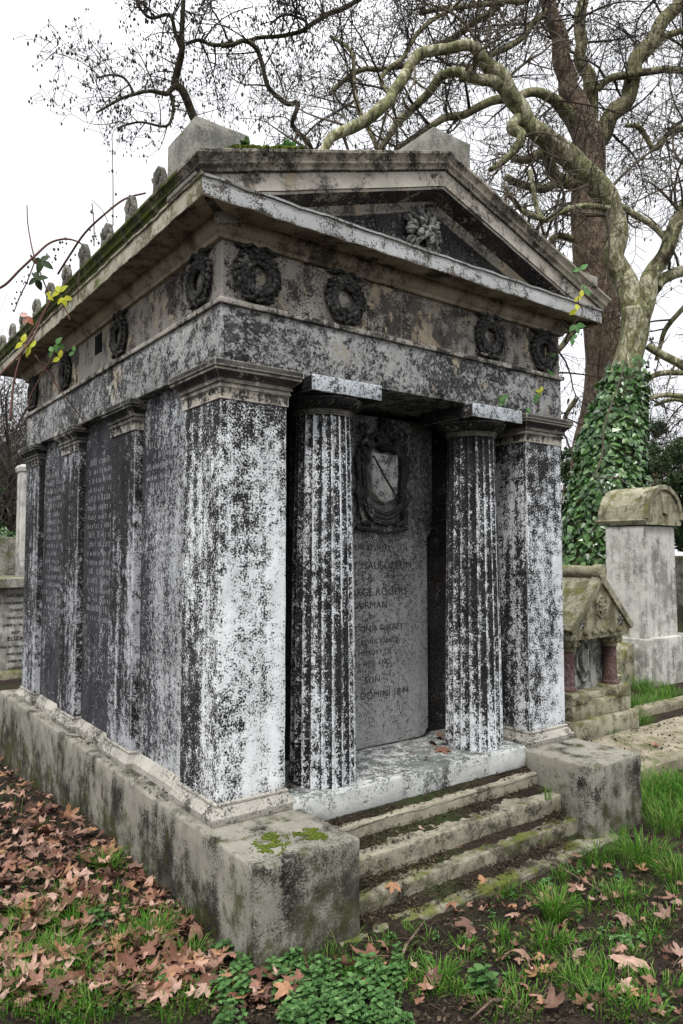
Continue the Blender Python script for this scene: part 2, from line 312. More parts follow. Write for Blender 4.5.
# ============================================================ MAUSOLEUM
X1=2.57; Y1=3.63
MA=thing('mausoleum','blackened and white streaked classical stone mausoleum with pediment, two fluted columns and steps','mausoleum',(1.285,1.8,0))
bm=NB()
rbox(bm,(-.09,-.51,-.5),(.43,4.05,.371),.014,.07,.004,5,.006)
rbox(bm,(2.118,-.51,-.5),(2.625,4.05,.371),.014,.07,.004,5,.006)
rbox(bm,(.425,.8,-.5),(2.12,4.045,.366),.01,.2,.002)
obj('plinth',bm,M['plinth'],MA)
bm=NB(); rbox(bm,(.385,-.05,.272),(2.108,.62,.405),.012,.05,.003,6,.008); obj('stylobate',bm,M['stylobate'],MA)
for (y0,y1,z0,z1) in ((-.13,.3,.02,.258),(-.298,.2,-.1,.17),(-.413,.1,-.2,.06)):
    bm=NB(); rbox(bm,(.434,y0,z0),(2.114,y1,z1),.009,.04,.0022,5,.005); obj('step',bm,M['step'],MA)
bm=NB(); rbox(bm,(.30,-.556,-.25),(2.30,-.30,-.03),.015,.05,.006,6,.014); obj('kerb',bm,M['step'],MA)
# walls
bm=NB(); rbox(bm,(.06,.405,.40),(2.51,3.60,2.50),.004,.3,0)
# cut not needed: porch walls stand in front of core
bm.free(); bm=NB()
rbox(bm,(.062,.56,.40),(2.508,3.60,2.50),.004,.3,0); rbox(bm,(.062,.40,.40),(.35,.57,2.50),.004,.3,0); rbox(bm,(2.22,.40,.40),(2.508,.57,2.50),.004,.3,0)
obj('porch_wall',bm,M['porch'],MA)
# side wall panels
pils=[0.0,1.08,2.155,3.23]; PW=.40
for i in range(3):
    for sx in (0,1):
        y0=pils[i]+PW-.01; y1=pils[i+1]+.01
        bm=NB()
        x0,x1=(.05,.09) if sx==0 else (2.48,2.52)
        rbox(bm,(x0,y0,.372),(x1,y1,2.50),.004,.08,.002)
        p=obj('wall_panel',bm,M['panel'],MA)
        if sx==0:
            V=[];F=[]
            zz=2.20; row=0
            while zz>(.9 if i==0 else 1.1):
                y=y0+.07+(random.random()*.06 if row%3 else 0); ye=y1-.07-(random.random()*.08)
                h=.036 if row%4 else .048
                while y<ye:
                    wd=random.choice((.006,.007,.010)); g=random.choice((.012,.016,.02,.034))
                    if random.random()<.8:
                        k=len(V); hh=h*random.uniform(.6,1)
                        V+=[Vector((.0485,y,zz)),Vector((.0485,y+wd,zz)),Vector((.0485,y+wd,zz+hh)),Vector((.0485,y,zz+hh))]; F.append((k,k+3,k+2,k+1))
                        if random.random()<.5:
                            k=len(V); zt=zz+random.choice((0,hh*.45,hh-.005)); V+=[Vector((.0482,y,zt)),Vector((.0482,y+g*.7,zt)),Vector((.0482,y+g*.7,zt+.005)),Vector((.0482,y,zt+.005))]; F.append((k,k+3,k+2,k+1))
                    y+=wd+g
                zz-=.062; row+=1
            pyobj('lettering',V,F,M['letterside'],p)
        bm=NB()
        prof=[(.045,.30),(.045,.372+.035),(.035,.415),(.018,.44),(.0,.452)]
        xx=(.05,.08) if sx==0 else (2.49,2.52)
        molding(bm,xx[0],y0-.0,xx[1],y1+.0,prof,step=.1); obj('base_molding',bm,M['base'],MA)
# pilasters
def pilaster(x0,y0,x1,y1,mat,taper=.0):
    bm=NB(); rbox(bm,(x0,y0,.44),(x1,y1,2.36),.006,.055,.0015,5,.003)
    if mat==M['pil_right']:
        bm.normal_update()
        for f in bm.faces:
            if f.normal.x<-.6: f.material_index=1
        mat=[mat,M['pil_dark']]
    p=obj('pilaster',bm,mat,MA)
    bm=NB(); molding(bm,x0,y0,x1,y1,[(.036,.3715),(.038,.376),(.040,.405),(.036,.410),(.030,.414),(.018,.436),(.008,.446),(.011,.450),(.011,.458),(.006,.463),(-.002,.466)]); obj('pilaster_base',bm,M['base'],p)
    bm=NB(); molding(bm,x0,y0,x1,y1,[(-.002,2.322),(.006,2.325),(.006,2.372),(.008,2.376),(.014,2.379),(.014,2.388),(.010,2.391),(.012,2.398),(.022,2.402),(.022,2.411),(.020,2.414),(.025,2.424),(.036,2.436),(.050,2.446),(.054,2.450),(.054,2.457),(.058,2.462),(.062,2.466),(.062,2.490),(.058,2.496),(.03,2.5005)]); obj('capital',bm,M['cap'] if y0==0 else M['cap_dark'],p)
pilaster(0,0,.367,.405,M['pil_front'])
pilaster(2.203,0,2.57,.405,M['pil_right'])
for y in pils[1:]:
    pilaster(0,y,.3,y+PW,M['pil_side']); pilaster(2.27,y,2.57,y+PW,M['pil_side'])
# columns
def column(cx,cy=.165):
    NF=20; loops=[]; zs=[.404,.42]+[.42+(2.325-.42)*i/16 for i in range(1,17)]
    kinds=[]
    for zi,z in enumerate(zs):
        t=(z-.404)/(1.92); R=.178*(1-t)+.150*t+.004*math.sin(PI*t)
        lp=[]
        for f in range(NF):
            a0=2*PI*f/NF; da=2*PI/NF
            for (u,d) in ((.0,0),(.10,0),(.17,.35),(.30,.8),(.52,1.0),(.74,.8),(.87,.35),(.94,0)):
                r=R-.016*d+(.0008*nz((cx+math.cos(a0)*3,f,z*12)))
                a=a0+da*u; lp.append(Vector((cx+r*math.cos(a),cy+r*math.sin(a),z)))
        loops.append(lp)
    bm=NB(); rings(bm,loops,True,lambda i:1 if i%8 in (0,7) else 0,True,True)
    c=obj('column',bm,[M['column'],M['arris']],MA,sharp=.5)
    bm=NB(); pr=[(.140,2.322),(.156,2.326),(.156,2.331),(.152,2.333),(.159,2.337),(.159,2.341),(.156,2.344),(.163,2.347),(.165,2.352),(.178,2.358),(.198,2.370),(.212,2.386),(.219,2.400),(.219,2.410),(.210,2.4145)]
    rings(bm,[[Vector((cx+r*math.cos(2*PI*k/48),cy+r*math.sin(2*PI*k/48),z)) for k in range(48)] for r,z in pr],True,None,True,True); obj('echinus',bm,M['echinus'],c)
    bm=NB(); rbox(bm,(cx-.2285,cy-.2285,2.416),(cx+.2285,cy+.2285,2.4995),.004,.05,.0015,6,.003); 
    bm.normal_update()
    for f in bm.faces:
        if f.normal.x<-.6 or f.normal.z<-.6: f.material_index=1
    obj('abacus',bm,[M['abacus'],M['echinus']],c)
column(.7035); column(1.8665)
# inscription slab
bm=NB(); pts=[]
sx0,sx1,sz0,sz1=.79,1.775,.41,2.46
def arc(cx,cz,r,a0,a1,n=6): return [(cx+r*math.cos(a0+(a1-a0)*i/n),cz+r*math.sin(a0+(a1-a0)*i/n)) for i in range(n+1)]
out=arc(sx0+.07,sz0+.07,.07,PI,1.5*PI)+arc(sx1-.07,sz0+.07,.07,1.5*PI,2*PI)+[(sx1,1.70),(sx1+.05,1.76),(sx1+.05,sz1)]+[(sx0-.05,sz1),(sx0-.05,1.76),(sx0,1.70)]
cxm=1.28;czm=1.4
def insl(k,yy): return [Vector((cxm+(x-cxm)*(1-k/.5),yy,czm+(zz-czm)*(1-k/1.0))) for x,zz in out]
rings(bm,[insl(0,.57),insl(0,.485),insl(.004,.478),insl(.009,.475)],True,None,True,True)
sl=obj('inscription_slab',bm,M['slab'],MA)
lines=[('SACRED TO',.050,1.615,1.30),('FAMILY MAUSOLEUM',.066,1.500,1.29),('OF',.045,1.420,1.29),('GEORGE ROGERS',.066,1.335,1.31),('AIRMAN',.062,1.255,1.30),('OF',.04,1.19,1.30),('LONDON & SURREY',.052,1.118,1.30)]
low=[('BUILT BY HIS FAMILY',.044,1.035,1.29),('IN MEMORY OF',.044,.97,1.29),('HIS WIFE AND',.044,.905,1.29),('SON',.056,.80,1.30),('ANNO DOMINI 1844',.062,.705,1.29)]
bmt=NB()
for s,size,z,x in lines+low:
    me=text(s,size,'t',None,None,None)
    me.transform(Matrix.Translation((x,.4745,z))); bmt.from_mesh(me); bpy.data.meshes.remove(me)
obj('lettering',bmt,M['letter'],sl,smooth=False)
# coat of arms
bm=NB(); ca=Vector((1.365,.47,2.03))
def A(x,z,d=0): return Vector((ca.x+x,ca.y-d,ca.z+z))
sh=[(-.105,.19),(.105,.19),(.108,.05),(.10,-.06),(.06,-.10),(0,-.125),(-.06,-.10),(-.10,-.06),(-.108,.05)]
rings(bm,[[A(x,z,-.01) for x,z in sh],[A(x,z,.045) for x,z in sh],[A(x*.93,z*.93+.003,.054) for x,z in sh]],True,None,False,True)
bmesh.ops.recalc_face_normals(bm,faces=bm.faces)
for f in bm.faces: f.material_index=1
NSH=len(bm.faces)
shield=bm
V=[];F=[]
tube(V,F,[A(-.10,.17,.052),A(.0,.03,.054),A(.10,-.09,.052)],.009,5)
def scroll(x,z,r,tu,dirn,th=.018,d=.03,a0=0):
    pts=[];n=14
    for i in range(n+1):
        t=i/n; a=a0+dirn*tu*2*PI*t; rr=r*(1-.75*t); pts.append(A(x+rr*math.cos(a),z+rr*math.sin(a),d+.015*t))
    tube(V,F,pts,[th*(1-.5*i/n) for i in range(n+1)],6)
for s in (-1,1):
    tube(V,F,[A(s*.135,.20,.03),A(s*.165,.1,.035),A(s*.15,0,.03),A(s*.165,-.09,.035),A(s*.13,-.17,.03)],[.02,.024,.02,.026,.016],6)
    tube(V,F,[A(s*.19,.21,.02),A(s*.205,.1,.03),A(s*.185,.0,.02),A(s*.20,-.1,.03),A(s*.17,-.19,.02)],[.012,.018,.015,.02,.012],6)
    scroll(s*.15,.235,.055,1.3,s,.022,.03,PI/2); scroll(s*.195,-.06,.035,1.2,-s,.014,.03); scroll(s*.07,.27,.05,1.3,-s,.02,.035,0); scroll(s*.19,.15,.04,1.1,s,.014,.03); scroll(s*.16,.33,.035,1.2,-s,.014,.03)
    tube(V,F,[A(s*.19,-.16,.03),A(s*.17,-.235,.04),A(s*.10,-.26,.03)],[.02,.024,.014],6)
for k in range(3):
    tube(V,F,[A(-.16+.02*k,-.12-.03*k,.03),A(-.08,-.17-.03*k,.04),A(0,-.195-.025*k,.045),A(.08,-.17-.03*k,.04),A(.16-.02*k,-.12-.03*k,.03)],[.012,.017,.019,.017,.012],6)
tube(V,F,[A(-.21,-.275,.02),A(-.1,-.285,.03),A(0,-.29,.03),A(.1,-.285,.03),A(.2,-.275,.02)],.017,6)
scroll(0,.33,.05,1.2,1,.022,.04,0); scroll(.0,.30,.03,1,-1,.02,.05)
ci=bm.verts and 0
ico(bm,A(0,.25,.03),(.045,.035,.055),None,2); ico(bm,A(0,.395,.02),(.03,.025,.03),None,2)
for i in range(26):
    a=random.random()*2*PI; ico(bm,A(.19*math.cos(a)*random.uniform(.8,1.05),.22+.10*math.sin(a),.02),(.018,.016,.018),None,1,.3)
off=[bm.verts.new(v) for v in V]
for f in F: bm.faces.new([off[i] for i in f])
obj('coat_of_arms',bm,[M['carv'],M['shield']],sl,sharp=1.0)
# architrave, taenia, frieze
bm=NB()
xs=[-.008,1.27,2.578]
for a,b in zip(xs,xs[1:]): rbox(bm,(a+.001,-.006,2.501),(b-.001,.40,2.773),.004,.06,.0015,5,.003)
ys=[.40,1.28,2.36,3.62]
for a,b in zip(ys,ys[1:]):
    rbox(bm,(-.008,a+.001,2.501),(.45,b-.001,2.773),.004,.08,.0015,5,.003); rbox(bm,(2.12,a+.001,2.501),(2.578,b-.001,2.773),.004,.2,.001)
rbox(bm,(.4,.3,2.505),(2.2,3.62,2.77),.003,.3,0)
obj('architrave',bm,M['arch'],MA)
bm=NB(); molding(bm,0,0,X1,Y1,[(.0,2.7735),(.022,2.775),(.024,2.779),(.024,2.797),(.02,2.801),(.0,2.809)],step=.08); obj('taenia',bm,M['taenia'],MA)
bm=NB()
xs=[-.001,.46,1.13,1.60,2.16,2.571]
for a,b in zip(xs,xs[1:]): rbox(bm,(a+.0012,0,2.808),(b-.0012,.3,3.10),.003,.05,.0015,5,.002)
ys=[.30,.98,1.72,2.2,2.9,3.63]
for i,(a,b) in enumerate(zip(ys,ys[1:])):
    rbox(bm,(0,a+.0012,2.808),(.3,b-.0012,3.10),.003,.07,.0015,5,.002); rbox(bm,(2.27,a+.0012,2.808),(2.57,b-.0012,3.10),.003,.2,.001)
rbox(bm,(.2,.2,2.81),(2.37,3.6,3.12),.003,.3,0)
FR=obj('frieze',bm,M['frieze'],MA)
bm=NB(); rbox(bm,(-.003,1.70,2.93),(.02,1.84,3.06),.002,.1,0); obj('vent_hole',bm,M['dark'],FR)
def wreath_mesh():
    bm=NB()
    # local: x right, z up, -y outwards
    n=20
    for ring,(rr,sz,dep) in enumerate(((.092,.036,.024),(.118,.034,.014),(.066,.030,.016))):
        for k in range(n):
            a=PI/2+2*PI*(k+.5*ring)/n; s=1 if math.cos(a)>0 else -1
            ang=a+s*(.55)+random.uniform(-.25,.25)+ (PI/2 if s>0 else -PI/2)
            rot=Matrix.Rotation(-ang,3,'Y')@Matrix.Rotation(random.uniform(-.4,.4),3,'X')
            ico(bm,Vector((rr*math.cos(a),-dep-random.random()*.008,rr*math.sin(a))),(sz,.013,.0135),rot,1)
    V=[];F=[]
    cp=[Vector((.1*math.cos(2*PI*k/24),-.002,.1*math.sin(2*PI*k/24))) for k in range(25)]; tube(V,F,cp,.018,6,False)
    for s in (-1,1):
        tube(V,F,[Vector((0,-.02,.125)),Vector((s*.04,-.025,.140)),Vector((s*.085,-.02,.125)),Vector((s*.125,-.015,.132))],[.012,.013,.012,.006],5)
        tube(V,F,[Vector((s*.01,-.02,-.10)),Vector((s*.05,-.03,-.128)),Vector((s*.09,-.02,-.115))],[.012,.013,.007],5)
    o=[bm.verts.new(v) for v in V]
    for f in F: bm.faces.new([o[i] for i in f])
    ico(bm,Vector((0,-.012,.122)),(.022,.02,.02),None,1)
    for f in bm.faces: f.smooth=True
    me=bpy.data.meshes.new('wreath'); bm.to_mesh(me); bm.free(); me.materials.append(M['carv']); return me
wm=[wreath_mesh() for _ in range(3)]
o0=Vector(MA.location)
def wreath(x,y,rz,i):
    o=bpy.data.objects.new('wreath',wm[i%3]); COL.objects.link(o); o.parent=FR; o.location=Vector((x,y,2.945))-o0; o.rotation_euler=(0,0,rz)
for i,x in enumerate((.187,.722,1.853,2.390)): wreath(x,0.0,0,i)
for i,y in enumerate((.215,1.345,2.48,3.42)): wreath(0,y,-PI/2,i+1)
# cornice: horizontal ring
bm=NB()
molding(bm,0,0,X1,Y1,[(.0,3.082),(.022,3.084),(.026,3.090),(.026,3.104),(.034,3.110),(.050,3.128),(.052,3.140),(.058,3.146),(.060,3.168)],True,False,step=.1); obj('bed_molding',bm,M['soffit'],MA)
bm=NB()
molding(bm,0,0,X1,Y1,[(.052,3.172),(.12,3.170),(.186,3.168),(.190,3.160),(.198,3.159),(.201,3.162),(.203,3.20),(.203,3.240),(.212,3.243),(.214,3.253),(.20,3.259),(-.06,3.275)],False,False,step=.03,jit=.006)
# material split: soffit faces (normals down) use the soffit stone
bm.normal_update()
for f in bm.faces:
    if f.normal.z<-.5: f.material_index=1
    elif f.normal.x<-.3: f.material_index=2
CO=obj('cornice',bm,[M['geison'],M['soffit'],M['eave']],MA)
SL=.334
def rake(x,o): # height gained along the pediment at x
    c=1.285; return SL*((c+o)-abs(x-c))
def gable(bm,prof,y_back,mat=None,side=True,jit=.0015):
    loops=[]
    for o,z in prof:
        lp=[]
        if side:
            for k in range(36): 
                y=y_back+(-o-y_back)*k/36; lp.append(Vector((-o,y,z)))
        n=26
        for k in range(n+1):
            x=-o+(1.285+o)*k/n; lp.append(Vector((x,-o,z+rake(x,o))))
        for k in range(1,n+1):
            x=1.285+(1.285+o)*k/n; lp.append(Vector((x,-o,z+rake(x,o))))
        if side:
            for k in range(1,37): lp.append(Vector((2.57+o,-o+(y_back+o)*k/36,z)))
        for i,p in enumerate(lp): lp[i]=p+Vector((jit*nz(p,9),jit*nz(p,9,3),jit*1.5*nz(p,8,7)))
        loops.append(lp)
    vs=rings(bm,loops,False,mat)
    return vs
nS=36
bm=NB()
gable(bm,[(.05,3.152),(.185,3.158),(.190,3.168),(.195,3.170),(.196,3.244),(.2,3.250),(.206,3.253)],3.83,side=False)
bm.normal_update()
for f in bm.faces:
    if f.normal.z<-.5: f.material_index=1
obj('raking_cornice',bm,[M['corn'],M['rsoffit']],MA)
bm=NB()
gable(bm,[(.055,3.118),(.070,3.119),(.074,3.130),(.088,3.140),(.094,3.156)],3.83,side=False); obj('raking_bed_molding',bm,M['frieze'],MA)
bm=NB()
gable(bm,[(.19,3.2535),(.212,3.256),(.214,3.268),(.218,3.272),(.228,3.278),(.229,3.283),(.226,3.287),(.230,3.300),(.240,3.312),(.247,3.316),(.249,3.328),(.244,3.333),(.19,3.3345),(.10,3.334)],3.85,
      mat=lambda i:1 if i<nS-2 else 0,jit=.003)
obj('sima',bm,[M['sima'],M['mossy_sima']],MA)
# tympanum
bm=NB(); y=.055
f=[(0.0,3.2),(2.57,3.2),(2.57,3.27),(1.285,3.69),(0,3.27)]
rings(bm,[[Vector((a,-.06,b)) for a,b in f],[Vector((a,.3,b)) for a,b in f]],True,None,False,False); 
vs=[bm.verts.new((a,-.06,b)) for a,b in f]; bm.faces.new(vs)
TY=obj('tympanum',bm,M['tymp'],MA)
bm=NB()
for i in range(70):
    a=random.random()*2*PI; r=math.sqrt(random.random()); x=.135*r*math.cos(a); z=.125*r*math.sin(a)
    rot=Matrix.Rotation(-(a+random.uniform(-.5,.5)),3,'Y')@Matrix.Rotation(random.uniform(-.5,.5),3,'X')
    ico(bm,Vector((1.225+x,-.065-.055*(1-r*r)-random.random()*.02,3.425+z)),(.034,.02,.016),rot,1)
obj('carved_boss',bm,M['boss'],TY)
# roof
bm=NB(); rings(bm,[[Vector((-.12,y,3.33)),Vector((1.285,y,3.33+SL*1.405)),Vector((2.69,y,3.33)),Vector((2.69,y,3.27)),Vector((1.285,y,3.27+SL*1.405)),Vector((-.12,y,3.27))] for y in [-.15+i*.3 for i in range(14)]+[3.84]],True,None,True,True)
obj('roof',bm,M['roof'],MA,sharp=.3)
# acroteria
for lo,hi in (((-.222,-.175,3.25),(.05,.14,3.525)),((1.205,-.195,3.70),(1.505,.16,3.985)),((2.54,-.17,3.25),(2.79,.14,3.50))):
    bm=NB()
    cx=(lo[0]+hi[0])/2; cy=(lo[1]+hi[1])/2
    ap=.05 if lo[0]==1.205 else 0
    rbox(bm,lo,hi,.01,.05,.003,6,.006,xf=(lambda p,cx=cx,ap=ap,hi=hi:Vector((p.x,p.y,p.z+(0.0 if p.z<hi[2]-.02 else -.02*abs(p.x-cx)*0)))))
    obj('acroterion',bm,M['acro'],MA)
# antefixes
def ante_mesh(seed):
    bm=NB(); loops=[]
    for d,k in ((.0,.92),(.005,1.),(.035,1.),(.042,.9)):
        lp=[]
        for (x,z) in [(-.052,0),(-.056,.05),(-.054,.085),(-.042,.118),(-.024,.140),(0,.150),(.024,.140),(.042,.118),(.054,.085),(.056,.05),(.052,0)]:
            lp.append(Vector((d-.02,x*k*.9,z*k-.01)))
        loops.append(lp)
    rings(bm,loops,True,None,True,True)
    for t in (-2,-1,0,1,2):
        rot=Matrix.Rotation(-t*.38,3,'X'); ico(bm,Vector((-.022,math.sin(t*.38)*.05,.045+math.cos(t*.38)*.045)),(.008,.010,.038),rot,1)
    ico(bm,Vector((-.022,0,.03)),(.012,.02,.02),None,1)
    for v in bm.verts: v.co+=Vector((0,.004*nz(v.co,20,seed),.004*nz(v.co,20,seed+3)))
    for f in bm.faces: f.smooth=True
    for e in bm.edges:
        if len(e.link_faces)==2 and e.calc_face_angle(0)>.6: e.smooth=False
    me=bpy.data.meshes.new('antefix'); bm.to_mesh(me); bm.free(); me.materials.append(M['ante']); return me
am=[ante_mesh(i) for i in range(3)]
for k in range(10):
    o=bpy.data.objects.new('antefix',am[k%3]); COL.objects.link(o); o.parent=MA; o.location=Vector((-.205,.262+.383*k,3.325))-o0; o.rotation_euler=(random.uniform(-.06,.06),random.uniform(-.05,.05),random.uniform(-.1,.1)); o.scale=(1,.9,random.uniform(1.1,1.3))
# ============================================================ GROUND
def sm(a,b,x):
    t=min(1,max(0,(x-a)/(b-a))); return t*t*(3-2*t)
def gz(x,y):
    z=-.22*sm(.8,4.2,y)*(1-sm(-.1,.2,x)); z+=-.03*sm(0.4,1.5,x)*(1-sm(-.2,.6,y))
    z+=.03*nz((x,y,0),1.1)+.015*nz((x,y,0),4.,2)
    if -.6<x<3.5 and -2.5<y<0: z+=-.01
    z+=-.02
    d=math.hypot(x,y)
    if d>30: z+=.0
    return z
def lines(a,b,f0,f1,st):
    o=[];v=f0
    while v<=f1: o.append(v); v+=st
    s=st;v=f0
    lo=[]
    while v>a: s*=1.35; v-=s; lo.append(max(v,a))
    s=st;v=o[-1];hi=[]
    while v<b: s*=1.35; v+=s; hi.append(min(v,b))
    return lo[::-1]+o+hi
gx=lines(-400,400,-3.2,4.6,.04); gy=lines(-400,400,-2.8,4.6,.04)
V=[];F=[]
for y in gy:
    for x in gx:
        e=.012*nz((x,y,0),16,5)+.008*nz((x,y,0),40,6) if abs(x)<5 and abs(y)<5 else 0
        V.append((x,y,gz(x,y)+e))
w=len(gx)
for j in range(len(gy)-1):
    for i in range(w-1): F.append((j*w+i,j*w+i+1,(j+1)*w+i+1,(j+1)*w+i))
g=pyobj('ground',V,F,M['soil'],smooth=True); g['kind']='structure'
# ============================================================ LEAVES
def plane_leaf(seed):
    rnd=random.Random(seed)
    # outline in polar: 5 lobes
    lob=[(-2.35,.42),(-1.15,.82),(0,1.),(1.15,.82),(2.35,.42)]
    out=[]
    for i,(a,r) in enumerate(lob):
        r*=rnd.uniform(.85,1.1)
        out.append((a-.30,r*.62)); out.append((a-.22,r*.80)); out.append((a-.12,r*.78)); out.append((a,r)); out.append((a+.12,r*.78)); out.append((a+.22,r*.80)); out.append((a+.30,r*.62))
        if i<4: out.append(((a+lob[i+1][0])/2,.36*rnd.uniform(.8,1.1)))
    out.append((PI,.10))
    curl=rnd.uniform(.3,1.7); fold=rnd.uniform(-.9,1.5); tw=rnd.uniform(-.9,.9); ph=rnd.uniform(0,6)
    V=[];F=[]
    def def3(x,y):
        r=math.hypot(x,y); a=math.atan2(x,y)
        z=curl*.32*r*r+fold*.22*abs(x)*r+tw*.4*x*y+.13*math.sin(3*a+ph)*r*r+.05*math.cos(5*a)*r
        return Vector((x*(1-.18*curl*r*r),y*(1-.18*curl*r*r),z))
    V.append(Vector((0,0,0))); n=len(out)
    for f in (.4,.72,1.0):
        for a,r in out: V.append(def3(r*f*math.sin(a),r*f*math.cos(a)))
    for i in range(n):
        j=(i+1)%n
        F.append((0,1+j,1+i))
        for k in (0,1): F.append((1+k*n+i,1+k*n+j,1+(k+1)*n+j,1+(k+1)*n+i))
    tube(V,F,[Vector((0,-.02,0)),Vector((.05*tw,-.35,.04)),Vector((.15*tw,-.65,.12))],[.022,.016,.012],4)
    zmin=min(v.z for v in V)
    return [v*.5 for v in V],F
LV=[plane_leaf(i) for i in range(14)]
LM=[]
for i,(v,f) in enumerate(LV):
    me=bpy.data.meshes.new('fallen_leaf'); me.from_pydata([tuple(x) for x in v],[],f); me.update(); me.materials.append(M['leaf']); LM.append(me)
    me.polygons.foreach_set('use_smooth',[True]*len(f))
def leafobj(p,size,label,group=None,i=None,tilt=.5,rz=None,name='fallen_leaf'):
    i=random.randrange(14) if i is None else i
    o=bpy.data.objects.new(name,LM[i]); COL.objects.link(o); o.location=p; o.scale=(size,)*3
    o.rotation_euler=(random.uniform(-tilt,tilt)+(PI if random.random()<.35 else 0),random.uniform(-tilt,tilt),random.uniform(0,2*PI) if rz is None else rz)
    return setp(o,label,'leaf',group)
def gl(px,py,dz=.02):
    p=onz(px,py,0); 
    for _ in range(4): p=onz(px,py,gz(p.x,p.y)+dz)
    return p
spec=[(15,960,.19,'pale orange plane leaf in the bottom left corner of the grass',.3),(62,985,.16,'curled brown plane leaf between grass tufts near the bottom left corner',.4),
(110,972,.15,'pair lobe brown leaf beside the thin stick at bottom left',.5),(150,905,.20,'large tan star shaped leaf against the plinth side',.4),(290,955,.0,'',0),
(452,902,.12,'tan leaf lying against the kerb below the steps',.4),(488,884,.15,'upright curled rusty leaf at the kerb beside a grass tuft',1.0),(372,955,.19,'big wet purplish brown leaf heap at the foot of the near block',.5),
(470,925,.17,'crumpled dark brown leaf on the soil below the kerb',.7),(628,962,.23,'largest pale lobed leaf on the soil at lower right',.25),(550,1004,.14,'small sharp pointed tan leaf at bottom edge right of centre',.25),
(622,915,.17,'tan lobed leaf tangled in grass at the right',.5),(598,900,.13,'broken tan leaf left of the right hand grass',.7),(525,955,.13,'torn leaf with red centre on the front soil',.6),
(175,960,.17,'pale broad leaf by the grass tuft near the near corner',.4),(205,985,.16,'brown leaf above the weeds at the bottom',.5),(232,975,.13,'brown leaf next to the weed patch below the plinth corner',.5),
(345,965,.14,'reddish upright leaf behind the leafy weeds',1.1),(305,960,.14,'dark red brown leaf standing against the near block front',1.2),(418,1000,.07,'tiny star leaf on bare soil at bottom centre',.3),
(366,985,.08,'small orange leaf lying in the weeds bottom centre',.4),(622,948,.10,'small pale leaf piece right of the star leaf',.4),(665,915,.12,'pale leaf at the right edge of the soil',.5)]
for px,py,s,l,t in spec:
    if s: leafobj(gl(px,py,.035),s*1.15,l,None,None,t)
# on the steps and stylobate
def pt_plane(px,py,z): return onz(px,py,z)
for px,py,z,s,l in [(408,752,.42,.08,'small curled leaf on the white top step left of the others'),(425,758,.42,.07,'thin curled leaf at the edge of the white top step'),(443,748,.425,.13,'rusty leaf pile on the top step beside the right column'),
    (438,735,.43,.12,'rusty leaf wedged between slab and right column'),(446,741,.435,.11,'brown leaf on the right side of the rusty pile'),(436,747,.42,.09,'curled leaf in front of the rusty pile on the porch floor'),(434,722,.44,.10,'brown leaf at the back of the rusty pile by the slab corner'),(432,742,.42,.10,'dark leaf under the rusty pile on the porch floor'),(290,785,.42,.09,'brown leaf caught in the dark gap left of the left column'),
    (422,829,.275,.07,'pale orange leaf on the second step'),(458,848,.18,.06,'pale orange leaf on the third step'),(393,884,.08,.12,'spiky tan leaf on the lowest step tread'),(545,805,.10,.16,'long dark rotten leaf hanging over the lowest step')]:
    leafobj(pt_plane(px,py,z),s*(1.5 if 'pile' in l else 1.1),l,None,None,.9 if 'pile' in l else .35)
# scattered individuals, nearest first
cand=[]
rl=random.Random(5)
def blocked(x,y,m=.03):
    return (-.09-m<x<2.64+m and -.51-m<y<4.1 and not(.46+m<x<2.1-m and y<-.56)) or (.28<x<2.32 and -.58<y<.1)
n=0
while n<760:
    px=rl.uniform(-30,300); py=rl.uniform(765,1010)
    p=gl(px,py,0)
    if blocked(p.x,p.y,.05): continue
    # density: drift along plinth
    dx=-.09-p.x; dens=.95*math.exp(-max(0,dx-.5)*1.1)+.15
    dens=.9*math.exp(-max(0,dx-.45)*1.3)+.08
    if p.y<-.45: dens*=.5 if dx<.45 else .10
    elif p.y<.1: dens*=.8
    dens*=.55+.9*max(0,nz(p,3.1,8)+.35)
    if rl.random()<dens: cand.append((p,'L',rl)); n+=1
n=0
while n<75:
    px=rl.uniform(380,683); py=rl.uniform(850,1024); p=gl(px,py,0)
    if blocked(p.x,p.y,.05): continue
    if rl.random()<math.exp(-abs(py-900)/60)*.8+.25: cand.append((p,'R',rl)); n+=1
cand.sort(key=lambda c:(c[0]-CAM).length)
ind=0; SV=[];SF=[]
for p,side,_ in cand:
    h=rl.uniform(0,.05) if side=='L' else rl.uniform(0,.02); s=rl.choice((rl.uniform(.06,.11),rl.uniform(.11,.185))) if side=='L' else rl.uniform(.05,.13)
    q=Vector((p.x,p.y,gz(p.x,p.y)+.02+h))
    if ind<255:
        if side=='L': leafobj(q,s,'brown curled plane leaf in the litter drift on the ground left of the mausoleum','leaves drifted beside the plinth',None,.55)
        else: leafobj(q,s,'small broken brown leaf on the dark soil in front of the steps and right block','small leaves on the front soil',None,.6)
        ind+=1
    else:
        v,f=LV[rl.randrange(14)]; m=Matrix.Translation(q)@Matrix.Rotation(rl.uniform(0,6.3),4,'Z')@Matrix.Rotation(rl.uniform(-.8,.8)+(PI if rl.random()<.35 else 0),4,'X')@Matrix.Scale(s,4)
        b=len(SV); SV+=[m@x for x in v]; SF+=[tuple(i+b for i in ff) for ff in f]
if SV:
    o=pyobj('leaf_litter',SV,SF,M['leaf'],smooth=True); setp(o,'drift of overlapping brown leaves farther back along the plinth side','leaf litter',None,'stuff')
SV=[];SF=[]
